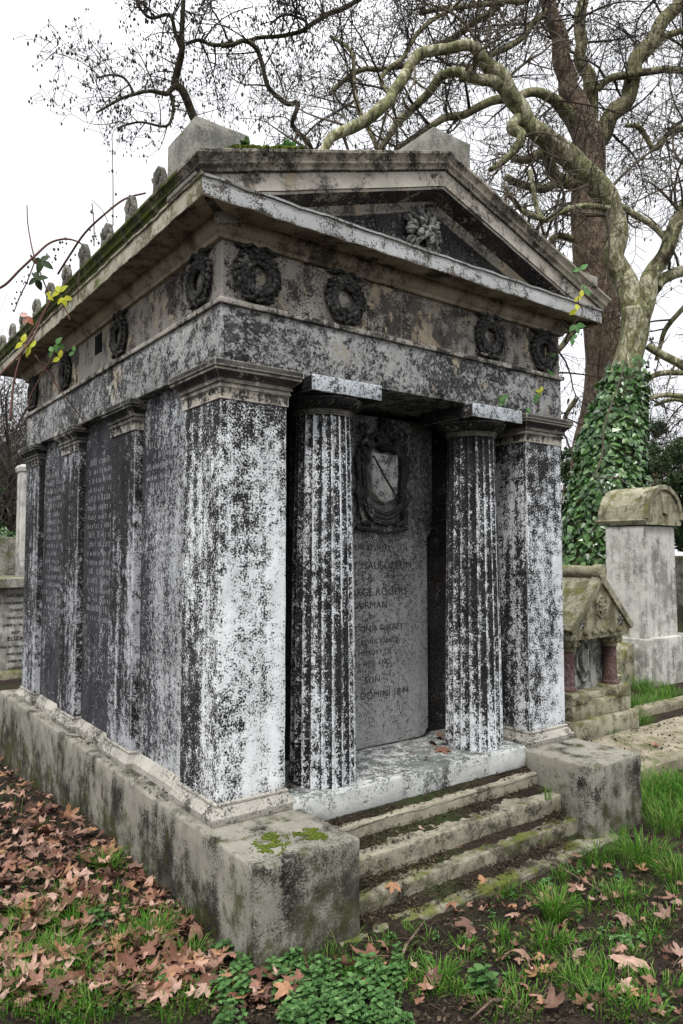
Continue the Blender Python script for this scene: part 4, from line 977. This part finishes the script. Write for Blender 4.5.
# far small bare trees
def bare_tree(label,base,h,cat_group,spread=1.0,seed=1,dense=1.0):
    t=thing('bare_tree',label,'tree',base,cat_group); V=[];F=[];p=Vector(base); pts=[p+Vector((.15*nz((i,seed,0),1.),.15*nz((i,seed,5),1.),h*.45*i/4-.1)) for i in range(5)]
    tube(V,F,pts,[.16,.14,.12,.11,.09],8); pyobj('trunk',V,F,M['bark_green'],t,smooth=True)
    V=[];F=[];tips=[]
    for k in range(int(14*dense)):
        i=rt.uniform(1.2,4); q=pts[int(i)-0] if i<4 else pts[4]
        a=rt.uniform(0,6.28); branch(V,F,q,Vector((math.cos(a)*spread,math.sin(a)*spread,rt.uniform(.7,1.6))),.05,h*rt.uniform(.3,.6),1,.5,tips,None,.3)
    pyobj('crown',V,F,M['twig'],t)
bare_tree('small bare tree behind the far left tombs, nearest to the mausoleum',(*at(18,500,15).to_2d(),-.3),6.,'bare trees at the far left',.5,1)
bare_tree('small bare tree at the left edge beyond the tombs',(*at(2,500,13.5).to_2d(),-.3),6.5,'bare trees at the far left',.6,2)
bare_tree('slim bare tree directly beside the left pilaster in the far distance',(*at(12,500,18).to_2d(),-.3),7.5,'bare trees at the far left',.6,7,1.6)
bare_tree('thin bare tree standing beyond the tall tomb on the right',(17.,9.,-.1),7,None,.8,3)
bare_tree('distant bare tree seen between the brown trunk and the mausoleum corner',(13.5,11.,-.1),7.5,None,.8,4,.8)
def shrub(label,c,rx,rz,n,mat,name='evergreen_shrub',ls=.11,grp=None,cat='shrub'):
    t=thing(name,label,cat,(c[0],c[1],-.15),grp); V=[];F=[]
    tube(V,F,[Vector((c[0],c[1],-.2)),Vector((c[0]+.1,c[1],c[2])),Vector((c[0],c[1]+.1,c[2]+rz*.5))],[.12,.09,.04],8)
    for k in range(9):
        a=k*.7; tube(V,F,[Vector((c[0],c[1],c[2]*.6)),Vector((c[0]+rx*.5*math.cos(a),c[1]+rx*.5*math.sin(a),c[2]+rz*.1)),Vector((c[0]+rx*.85*math.cos(a),c[1]+rx*.85*math.sin(a),c[2]+rz*.5*math.sin(k*2.3)))],[.05,.03,.012],5)
    pyobj('trunk',V,F,M['bark_brown'],t,smooth=True)
    V=[];F=[]; cl=[]
    for _ in range(int(40*rx)): 
        u=Vector((rt.gauss(0,1),rt.gauss(0,1),rt.gauss(0,1))).normalized()*rt.uniform(.45,1.0); cl.append((Vector((c[0]+u.x*rx,c[1]+u.y*rx,c[2]+u.z*rz)),rt.uniform(.18,.4)*min(1,rx*.6)))
    for _ in range(n):
        q,s=rt.choice(cl); u=Vector((rt.gauss(0,1),rt.gauss(0,1),rt.gauss(0,.7))).normalized()*s*rt.uniform(.5,1.15); p=q+u
        if p.z<.05: continue
        n_=(u.normalized()+Vector((rt.gauss(0,.5),rt.gauss(0,.5),.4+rt.gauss(0,.5)))).normalized(); d=n_.orthogonal().normalized(); d=Matrix.Rotation(rt.uniform(0,6.28),3,n_)@d; sd=d.cross(n_); L=ls*rt.uniform(.6,1.2); b=len(V)
        for u_,v_ in ((0,0),(.3,.4),(0,1),(-.3,.4)): V.append(p+sd*(u_*L)+d*(v_*L))
        F.append((b,b+1,b+2,b+3))
    pyobj('foliage',V,F,M[mat],t)
shrub('dark rounded evergreen shrub behind the tall round topped tomb',(15.6,6.7,3.1),1.6,1.7,15000,'evergreen',grp='evergreen shrubs at the far right')
shrub('dark evergreen shrub at the right edge beyond the tall tomb',(14.6,4.7,3.0),1.4,1.6,12000,'evergreen',grp='evergreen shrubs at the far right')
shrub('low evergreen shrub between the ivy trunk and the mausoleum corner',(14.4,8.4,3.2),1.0,1.3,6000,'evergreen',grp='evergreen shrubs at the far right')
shrub('green bush behind the mossy wall at the far left',(*at(2,530,12).to_2d(),1.6),.7,.55,2600,'ivy','bush',.08)
shrub('green bush beside the tall pale pillar at the left edge',(*at(-2,480,13.5).to_2d(),2.4),.7,.7,2600,'evergreen','bush',.08)
# ============================================================ BACKGROUND TOMBS
def bpx(bm,lo,hi,r=.012,step=.12,amp=.004): rbox(bm,lo,hi,r,step,amp,5,.006)
# gabled tomb: front y=.85
t=thing('gabled_tomb','small mossy gabled tomb with red granite colonettes and a carved shield, beside the right block','tomb',(4.35,1.5,0)); GT=t
bm=NB(); bpx(bm,(3.70,.74,-.2),(4.90,2.6,.16)); bpx(bm,(3.74,.80,.155),(4.86,2.5,.30)); obj('plinth',bm,M['tomb_y'],t)
for xx in (3.74,4.56):
    bm=NB(); bpx(bm,(xx,.79,.29),(xx+.28,1.08,.39)); obj('column_base',bm,M['tomb_y'],t)
bm=NB(); rings(bm,[[Vector((4.04,.86,.30)),Vector((4.54,.86,.30)),Vector((4.54,.93,.40)),Vector((4.04,.93,.40))]],True); bm.free()
bm=NB(); bpx(bm,(3.98,.86,.295),(4.60,1.2,.36)); obj('sill',bm,M['tomb_y'],t)
bm=NB(); bpx(bm,(3.86,1.0,.30),(4.74,2.4,.95)); p=obj('panel_wall',bm,M['tomb_d'],t)
# shield on panel
bm=NB(); V=[];F=[]
tube(V,F,[Vector((4.30+.13*math.cos(a)*(1+.12*math.cos(4*a)),.99,.62+.17*math.sin(a)*(1+.10*math.cos(4*a)))) for a in [2*PI*k/28 for k in range(29)]],.018,6,False)
for v in V: pass
pyobj('carved_frame',V,F,M['tomb_d'],p,smooth=True)
sh2=[(-.06,.10),(.06,.10),(.06,-.04),(0,-.11),(-.06,-.04)]
rings(bm,[[Vector((4.30+x,.995,.62+z)) for x,z in sh2],[Vector((4.30+x,.965,.62+z)) for x,z in sh2]],True,None,False,True); bmesh.ops.recalc_face_normals(bm,faces=bm.faces); obj('shield',bm,M['tomb_w'],p)
for x in (3.89,4.70):
    bm=NB(); rings(bm,[[Vector((x+r*math.cos(2*PI*k/20),.93+r*math.sin(2*PI*k/20),z)) for k in range(20)] for r,z in ((.085,.385),(.085,.41),(.068,.43),(.066,.60),(.064,.72),(.064,.74))],True,None,True,True); c=obj('column',bm,M['granite'],t)
    bm=NB()
    rings(bm,[[Vector((x+r*math.cos(2*PI*k/20),.93+r*math.sin(2*PI*k/20),z)) for k in range(20)] for r,z in ((.066,.735),(.078,.74),(.070,.755),(.10,.80),(.115,.815),(.115,.85))],True,None,True,True)
    for k in range(10):
        a=2*PI*k/10; ico(bm,Vector((x+.10*math.cos(a),.93+.10*math.sin(a),.80)),(.028,.028,.03),None,1)
    obj('capital',bm,M['tomb_y'],c)
# roof: gable prism
def prism(bm,out,y0,y1,n=8,jit=.004):
    rings(bm,[[Vector((x,y0+(y1-y0)*k/n,z))+Vector((jit*nz((x,k,z),3),0,jit*nz((x,k,z),2,4))) for x,z in out] for k in range(n+1)],True,None,True,True)
bm=NB(); prism(bm,[(3.74,.845),(4.86,.845),(4.86,.97),(4.32,1.375),(4.28,1.375),(3.74,.97)],.80,2.5); bmesh.ops.recalc_face_normals(bm,faces=bm.faces)
rf=obj('roof',bm,M['tomb_y'],t,sharp=.3)
bm=NB(); 
for yy in (.78,):
    prism(bm,[(3.70,.935),(3.74,.90),(4.30,1.335),(4.86,.90),(4.90,.935),(4.32,1.405),(4.28,1.405)],.775,.86,2); 
prism(bm,[(4.30+.055*math.cos(a),1.43+.055*math.sin(a)) for a in [2*PI*k/14 for k in range(14)]],.80,2.5,8); prism(bm,[(4.30+.07*math.cos(a),1.43+.07*math.sin(a)) for a in [2*PI*k/14 for k in range(14)]],.77,.85,2)
bmesh.ops.recalc_face_normals(bm,faces=bm.faces); obj('ridge_roll',bm,M['tomb_y'],rf)
bm=NB(); V=[];F=[]
tube(V,F,[Vector((4.30+.09*math.cos(a),.795,1.12+.09*math.sin(a))) for a in [2*PI*k/20 for k in range(21)]],.016,6,False)
for i in range(16): a=i*2.4; ico(bm,Vector((4.30+.045*math.sqrt(i/16)*math.cos(a)*1.3,.785,1.12+.05*math.sqrt(i/16)*math.sin(a)*1.3)),(.02,.018,.02),None,1)
for k in range(5): ico(bm,Vector((3.98+.16*k,.785,.90)),(.035,.03,.028),Matrix.Rotation(.5,3,'Y'),1)
off=[bm.verts.new(v) for v in V]
for f in F: bm.faces.new([off[i] for i in f])
obj('rosette',bm,M['tomb_y'],rf)
for x in (3.93,4.66):
    bm=NB()
    for k in range(5): a=PI/2+2*PI*k/5; ico(bm,Vector((x+.032*math.cos(a),.792,.985+.032*math.sin(a))),(.014,.012,.03),Matrix.Rotation(-(a-PI/2),3,'Y'),1)
    obj('star',bm,M['tomb_d'],rf)
GT.location.x=4.248; GT.scale.x=.80
# tall tomb
t=thing('tall_tomb','tall pale pedestal tomb with a yellowed barrel shaped top, rightmost large monument','tomb',(7.1,2.4,0))
bm=NB(); bpx(bm,(6.61,1.77,-.2),(7.75,2.30,.555)); obj('base',bm,M['tomb_w'],t)
bm=NB(); 
V=[];F=[]
prism2=[(6.612,0),(6.28,0),(6.28,.14),(6.36,.15),(6.37,.30),(6.43,.42),(6.52,.48),(6.612,.50)]
rings(bm,[[Vector((x,y,z)) for x,z in prism2] for y in (1.95,2.45)],True,None,True,True); bmesh.ops.recalc_face_normals(bm,faces=bm.faces); obj('bracket_stone',bm,M['tomb_y'],t)
bm=NB(); zs=[.55+1.38*k/10 for k in range(11)]
rings(bm,[[Vector((6.695+.03*(z-.55)/1.38,1.855,z)),Vector((7.465-.03*(z-.55)/1.38,1.855,z)),Vector((7.465-.03*(z-.55)/1.38,2.375,z)),Vector((6.695+.03*(z-.55)/1.38,2.375,z))] for z in zs],True,None,True,True)
bd=obj('body',bm,M['tomb_w'],t)
bm=NB(); out=[(6.70,1.945),(7.50,1.945),(7.53,2.00)]+[(7.10+.415*math.cos(a),2.02+.42*math.sin(a)) for a in [PI*k/16 for k in range(17)]]+[(6.67,2.00)]
prism(bm,out,1.80,2.46,6); bmesh.ops.recalc_face_normals(bm,faces=bm.faces); cp=obj('barrel_top',bm,M['tomb_y'],t,sharp=.5)
bm=NB(); out=[(7.10+.43*math.cos(a),2.02+.435*math.sin(a)) for a in [PI*k/16 for k in range(17)]]; inn=[(7.10+.37*math.cos(a),2.02+.375*math.sin(a)) for a in [PI*k/16 for k in range(16,-1,-1)]]
prism(bm,out+inn,1.775,1.83,1); bmesh.ops.recalc_face_normals(bm,faces=bm.faces); obj('edge_roll',bm,M['tomb_y'],cp)
bm=NB(); rings(bm,[[Vector((7.10+x,y,2.2+z)) for x,z in [(-.09,.14),(.09,.14),(.06,-.10),(.04,-.13),(-.04,-.10)]] for y in (1.81,1.77)],True,None,True,True); bmesh.ops.recalc_face_normals(bm,faces=bm.faces); obj('emblem',bm,M['tomb_y'],cp)
# ledger slab and kerb in the right bed
bm=NB(); rbox(bm,(3.05,-.06,-.15),(5.9,.66,.045),.02,.07,.008,4,.015); setp(obj('ledger_slab',bm,M['ledger']),'flat mossy ledger stone lying in the ground right of the right block','grave slab')
bm=NB(); rbox(bm,(5.15,.98,-.1),(7.9,1.10,.07),.02,.1,.008,4,.015); setp(obj('grave_kerb',bm,M['ledger']),'low yellowish kerb stone between the ledger stone and the tall tomb','grave kerb')
V=[];F=[]
for _ in range(260): crumb(Vector((rl.uniform(3.1,5.8),rl.uniform(-.02,.62),.05)),rl.uniform(.006,.02))
setp(pyobj('soil_debris',V,F,M['debris']),'dark crumbs scattered on the ledger stone','debris',None,'stuff')
for i,(px,py,lab) in enumerate([(663,766,'single pale pink leaf on the ledger stone'),(625,752,'brown leaf at the edge of the ledger stone by the tomb'),(612,748,'rusty leaf on the ledger stone nearest the gabled tomb'),(655,745,'dark curled leaf on the ledger stone')]):
    leafobj(onz(px,py,.06),.12,lab,None,None,.3)
# far left tombs
t=thing('chest_tomb','white inscribed chest tomb with a mossy green top slab at the far left edge','tomb',(.5,7.6,-.2))
bm=NB(); bpx(bm,(-.8,7.0,-.35),(1.8,8.4,.07)); obj('plinth',bm,M['tomb_y'],t)
bm=NB(); bpx(bm,(-.6,7.2,.06),(1.6,8.25,1.14)); bd=obj('body',bm,M['tomb_w'],t)
bm=NB(); bpx(bm,(-.72,7.06,1.14),(1.72,8.35,1.27)); obj('top_slab',bm,M['roof'],t)
bmt=NB()
zz=1.02
for s,sz in [('SACRED',.075),('TO THE MEMORY OF',.06),('JOHN',.07),('WHO DIED',.05),('AGED 61 YEARS',.05),('ALSO',.05),('ELIZA',.09),('WIFE OF THE ABOVE',.05),('WHO DIED',.05),('AGED 70',.05),('ALSO OF',.05)]:
    me=text(s,sz*.8,'t',None,None,None,ext=.003); me.transform(Matrix.Translation((.74,7.196,zz))); bmt.from_mesh(me); bpy.data.meshes.remove(me); zz-=.094
obj('lettering',bmt,M['letter'],bd,smooth=False)
bm=NB(); bpx(bm,(-2.6,9.3,-.4),(2.3,9.7,1.85)); setp(obj('mossy_wall',bm,M['roof']),'low mossy stone wall behind the far left chest tomb','wall')
t=thing('stone_pillar','tall pale square stone pillar beside the far left pilaster','pillar',(.75,8.6,-.2))
bm=NB(); bpx(bm,(1.12,8.75,-.3),(1.40,9.03,2.85)); obj('shaft',bm,M['tomb_w'],t)
bm=NB(); molding(bm,1.12,8.75,1.40,9.03,[(0,2.84),(.02,2.86),(.025,2.92),(.0,2.96)]); obj('cap',bm,M['tomb_w'],t)
# far headstones and boundary wall
def headstone(x,y,w,h,lab,mat='ledger'):
    bm=NB(); out=[(-w/2,-.2),(w/2,-.2),(w/2,h-w*.4)]+[(w/2*math.cos(a),h-w*.4+w*.4*math.sin(a)) for a in [PI*k/10 for k in range(1,10)]]+[(-w/2,h-w*.4)]
    prism(bm,[(x+a,b) for a,b in out],y,y+.14,2); bmesh.ops.recalc_face_normals(bm,faces=bm.faces); setp(obj('headstone',bm,M[mat],None,.5),lab,'headstone','far headstones')
headstone(10.6,2.6,.8,1.3,'grey round topped headstone at the right edge beyond the tall tomb')
headstone(12.4,3.4,.8,1.1,'pale headstone farther back at the right edge')
headstone(-3.2,6.0,.7,1.1,'headstone standing left of the chest tomb')
bm=NB(); rbox(bm,(18.8,-6,-.4),(19.2,22,1.5),.03,.8,.03); setp(obj('boundary_wall',bm,M['roof']),'long weathered cemetery boundary wall beyond the right hand shrubs','wall')
bm=NB(); rbox(bm,(-20,22,-.4),(18.7,22.4,1.7),.03,.8,.03); setp(obj('boundary_wall',bm,M['roof']),'long weathered cemetery boundary wall behind the mausoleum','wall')
# ============================================================ VINES
def leaf3(V,F,p,s,n=3,seed=0,droop=.4):
    r=random.Random(seed); a0=r.uniform(0,6)
    for k in range(n):
        a=a0+k*2*PI/max(n,3)*(.6 if n==3 else 1); d=(RT*math.cos(a)+UP*(math.sin(a)-droop*.3)-FW*r.uniform(-.4,.4)).normalized(); nrm=(-FW+UP*r.uniform(0,.6)); nrm=(nrm-d*nrm.dot(d)).normalized()
        leaf_poly(V,F,p,d,nrm,s,s*.62,cup=.1)
vt=thing('bramble','arching reddish bramble stems with yellow green leaves overhanging the left eave','climbing plant',at(20,420,4.4))
V=[];F=[]
for path in [[(-10,385,4.2,.9),(28,345,4.3,.9),(40,322,4.4,.8),(52,299,4.4,.7),(62,286,4.5,.6)],[(10,420,4.2,.8),(14,382,4.3,.8),(24,348,4.35,.8),(38,322,4.4,.7),(50,300,4.4,.5)],
    [(28,410,4.4,.6),(31,395,4.4,.6),(43,373,4.4,.6),(52,356,4.4,.5),(56,345,4.4,.4)],[(-10,292,4.4,1.1),(5,285,4.4,1.1),(20,270,4.4,1.),(35,256,4.4,1.),(50,243,4.45,.9),(66,239,4.5,.8),(80,243,4.5,.7),(88,252,4.55,.5)],
    [(58,274,4.6,.9),(70,255,4.5,.9),(85,233,4.4,.9),(105,214,4.3,.8),(125,199,4.3,.8),(146,193,4.3,.7)],[(27,205,4.5,.4),(28,225,4.5,.5),(33,252,4.4,.6),(40,272,4.4,.6),(48,292,4.4,.6)],
    [(60,300,4.4,.5),(66,310,4.4,.5),(70,320,4.3,.4)],[(84,262,4.5,.4),(79,275,4.4,.5),(78,300,4.4,.4)],[(35,355,4.4,.5),(50,376,4.4,.5),(62,392,4.4,.5),(80,416,4.5,.4),(84,424,4.5,.3)],
    [(112,132,5.2,.35),(113,180,5.2,.45),(113,226,5.2,.5)],[(92,203,5.2,.5),(94,225,5.2,.5),(94,246,5.2,.6)],[(92,200,5.2,.3),(102,210,5.2,.3),(108,222,5.2,.4)],[(36,258,4.4,.5),(27,282,4.4,.5),(20,296,4.4,.5),(14,312,4.4,.4)]]:
    p,r=crs([at(a,b,c) for a,b,c,d in path],[d*.0052 for a,b,c,d in path],5); V=[];F=[]; tube(V,F,p,[x*1.5 for x in r],5); pyobj('stem',V,F,M['vine'],vt,smooth=True)
def vleaf(px,py,w,mat,s,n,seed):
    V=[];F=[]; leaf3(V,F,at(px,py,w),s,n,seed); pyobj('leaf',V,F,M[mat],vt,smooth=True)
for a in [(60,292,4.35,'ygreen',.062,3,1),(64,298,4.35,'ygreen',.055,3,5),(48,296,4.4,'ygreen',.045,2,2),(23,343,4.3,'ygreen',.06,2,3),(31,348,4.3,'ygreen',.065,3,4),(60,358,4.3,'ygreen',.05,2,8),(56,344,4.4,'green',.055,3,6),(52,352,4.4,'green',.05,2,7),
    (42,262,4.4,'darkleaf',.075,4,9),(37,279,4.4,'darkleaf',.07,4,10),(28,316,4.4,'orange',.06,3,11),(92,266,4.6,'green',.06,3,12),(74,352,4.4,'green',.04,2,13)]: vleaf(*a)
V=[];F=[]
for k in range(70):
    b=rl.choice([((66,240),(14,285)),((36,258),(14,312)),((113,150),(113,226)),((30,270),(10,310)),((66,242),(52,262)),((93,203),(94,246)),((88,252),(66,262))]); t_=rl.random()
    q=at(b[0][0]+(b[1][0]-b[0][0])*t_+rl.gauss(0,3),b[0][1]+(b[1][1]-b[0][1])*t_+rl.gauss(0,3),4.6); ico_=None
    s=rl.uniform(.004,.010); bb=len(V); V.extend([q+Vector((s,0,0)),q+Vector((0,s,0)),q-Vector((s,0,0)),q-Vector((0,s,0)),q+Vector((0,0,s*1.5)),q-Vector((0,0,s*1.5))]); F.extend([(bb,bb+1,bb+4),(bb+1,bb+2,bb+4),(bb+2,bb+3,bb+4),(bb+3,bb,bb+4),(bb+1,bb,bb+5),(bb+2,bb+1,bb+5),(bb+3,bb+2,bb+5),(bb,bb+3,bb+5)])
pyobj('bud',V,F,M['twig'],vt)['kind']='stuff'
vt=thing('trailing_vine','thin vine with green leaves hanging from the right end of the pediment','climbing plant',at(580,300,4.0))
V=[];F=[]
def onp(px,py,y): r=FW+RT*((px-341.5)/FPX)+UP*((512-py)/FPX); return CAM+r*((y-CAM.y)/r.y)
pv=[onp(a,b,y) for a,b,y in [(580,268,-.20),(584,285,-.27),(578,300,-.28),(583,312,-.27),(575,322,-.25),(570,334,-.24),(572,346,-.22)]]
p,r=crs(pv,[.003]*7,4); tube(V,F,p,r,5); pyobj('stem',V,F,M['vine'],vt,smooth=True)
for px,py,y,mat,s,n,seed in [(580,270,-.27,'green',.06,2,1),(584,290,-.28,'green',.055,2,2),(581,297,-.29,'ygreen',.05,2,3),(577,310,-.29,'ygreen',.055,2,4),(576,325,-.27,'green',.06,3,5),(572,338,-.26,'green',.05,2,6)]:
    V=[];F=[]; leaf3(V,F,onp(px,py,y),s,n,seed); pyobj('leaf',V,F,M[mat],vt,smooth=True)
vt=thing('wall_plant','small vine sprig growing from the joints of the frieze above the right pilaster','climbing plant',onp(545,385,-.02))
V=[];F=[]; pv=[onp(a,b,y) for a,b,y in [(550,352,-.02),(545,370,-.03),(540,395,-.02),(536,412,-.05)]]; p,r=crs(pv,[.002]*4,4); tube(V,F,p,r,5)
pv=[onp(a,b,y) for a,b,y in [(503,392,-.02),(500,402,-.03),(498,412,-.02)]]; p,r=crs(pv,[.002]*3,4); tube(V,F,p,r,5); pyobj('stem',V,F,M['vine'],vt,smooth=True)
for px,py,mat,seed in [(551,357,'green',1),(549,372,'green',2),(541,392,'ygreen',3),(538,398,'green',4),(503,396,'green',5),(500,402,'green',6),(530,412,'green',7)]:
    V=[];F=[]; leaf3(V,F,onp(px,py,-.03),.04,3,seed); pyobj('leaf',V,F,M[mat],vt,smooth=True)
# small plants on joints of steps
for px,py,z,y,lab in [(548,800,.2,None,'grass tuft growing where the steps meet the right block'),(322,812,.28,None,'tiny weed at the foot of the white top step')]:
    q=onz(px,py,z); t=thing('joint_plant',lab,'plant',q); V=[];F=[]
    for _ in range(26 if px>500 else 10):
        a=rl.uniform(0,6.28); b0=len(V); blade(q+Vector((rl.uniform(-.015,.015),rl.uniform(-.015,.015),0)),rl.uniform(.05,.12) if px>500 else .035,a,rl.uniform(.2,.9),.0018)
    pyobj('leaves',V,F,M['grass'],t)
# ============================================================ LIGHT
EL=math.radians(52); AZ=math.radians(232)  # sun comes from behind-left of the camera (compass azimuth, +Y = north)
W=bpy.data.worlds.new('World'); S.world=W; W.use_nodes=True; nt=W.node_tree; nt.nodes.clear()
def wn(k): return nt.nodes.new(k)
out=wn('ShaderNodeOutputWorld'); bg=wn('ShaderNodeBackground'); sky=wn('ShaderNodeTexSky'); sky.sky_type='NISHITA'; sky.sun_disc=False; sky.sun_elevation=EL; sky.sun_rotation=AZ
tc=wn('ShaderNodeTexCoord'); sx=wn('ShaderNodeSeparateXYZ'); nt.links.new(tc.outputs['Generated'],sx.inputs[0])
mr=wn('ShaderNodeMapRange'); nt.links.new(sx.outputs[2],mr.inputs[0]); mr.inputs[1].default_value=.55; mr.inputs[2].default_value=1; mr.inputs[3].default_value=6.9; mr.inputs[4].default_value=28.
no=wn('ShaderNodeTexNoise'); no.inputs['Scale'].default_value=1.6; no.inputs['Detail'].default_value=5; nt.links.new(tc.outputs['Generated'],no.inputs['Vector'])
m2=wn('ShaderNodeMapRange'); nt.links.new(no.outputs[0],m2.inputs[0]); m2.inputs[1].default_value=.3; m2.inputs[2].default_value=.7; m2.inputs[3].default_value=.93; m2.inputs[4].default_value=1.07
mu=wn('ShaderNodeMath'); mu.operation='MULTIPLY'; nt.links.new(mr.outputs[0],mu.inputs[0]); nt.links.new(m2.outputs[0],mu.inputs[1])
cc=wn('ShaderNodeCombineXYZ')
for i,k in enumerate((.985,.995,1.02)):
    q=wn('ShaderNodeMath'); q.operation='MULTIPLY'; q.inputs[1].default_value=k; nt.links.new(mu.outputs[0],q.inputs[0]); nt.links.new(q.outputs[0],cc.inputs[i])
mx=wn('ShaderNodeMix'); mx.data_type='RGBA'; mx.inputs[0].default_value=.94; nt.links.new(sky.outputs[0],mx.inputs[6]); nt.links.new(cc.outputs[0],mx.inputs[7])
nt.links.new(mx.outputs[2],bg.inputs[0]); bg.inputs[1].default_value=.1; nt.links.new(bg.outputs[0],out.inputs[0])
sd=bpy.data.lights.new('sun','SUN'); sd.energy=1.5; sd.angle=math.radians(14); sd.color=(1,.97,.93); so=bpy.data.objects.new('sun',sd); COL.objects.link(so)
dirv=Vector((math.sin(AZ)*math.cos(EL),math.cos(AZ)*math.cos(EL),math.sin(EL))); so.rotation_euler=dirv.to_track_quat('Z','Y').to_euler(); so.location=dirv*30
S.view_settings.view_transform='Standard'; S.view_settings.look='None'; S.view_settings.gamma=1; S.view_settings.exposure=0.82
try: S.view_settings.use_curve_mapping=False
except: pass
S.render.engine='CYCLES'
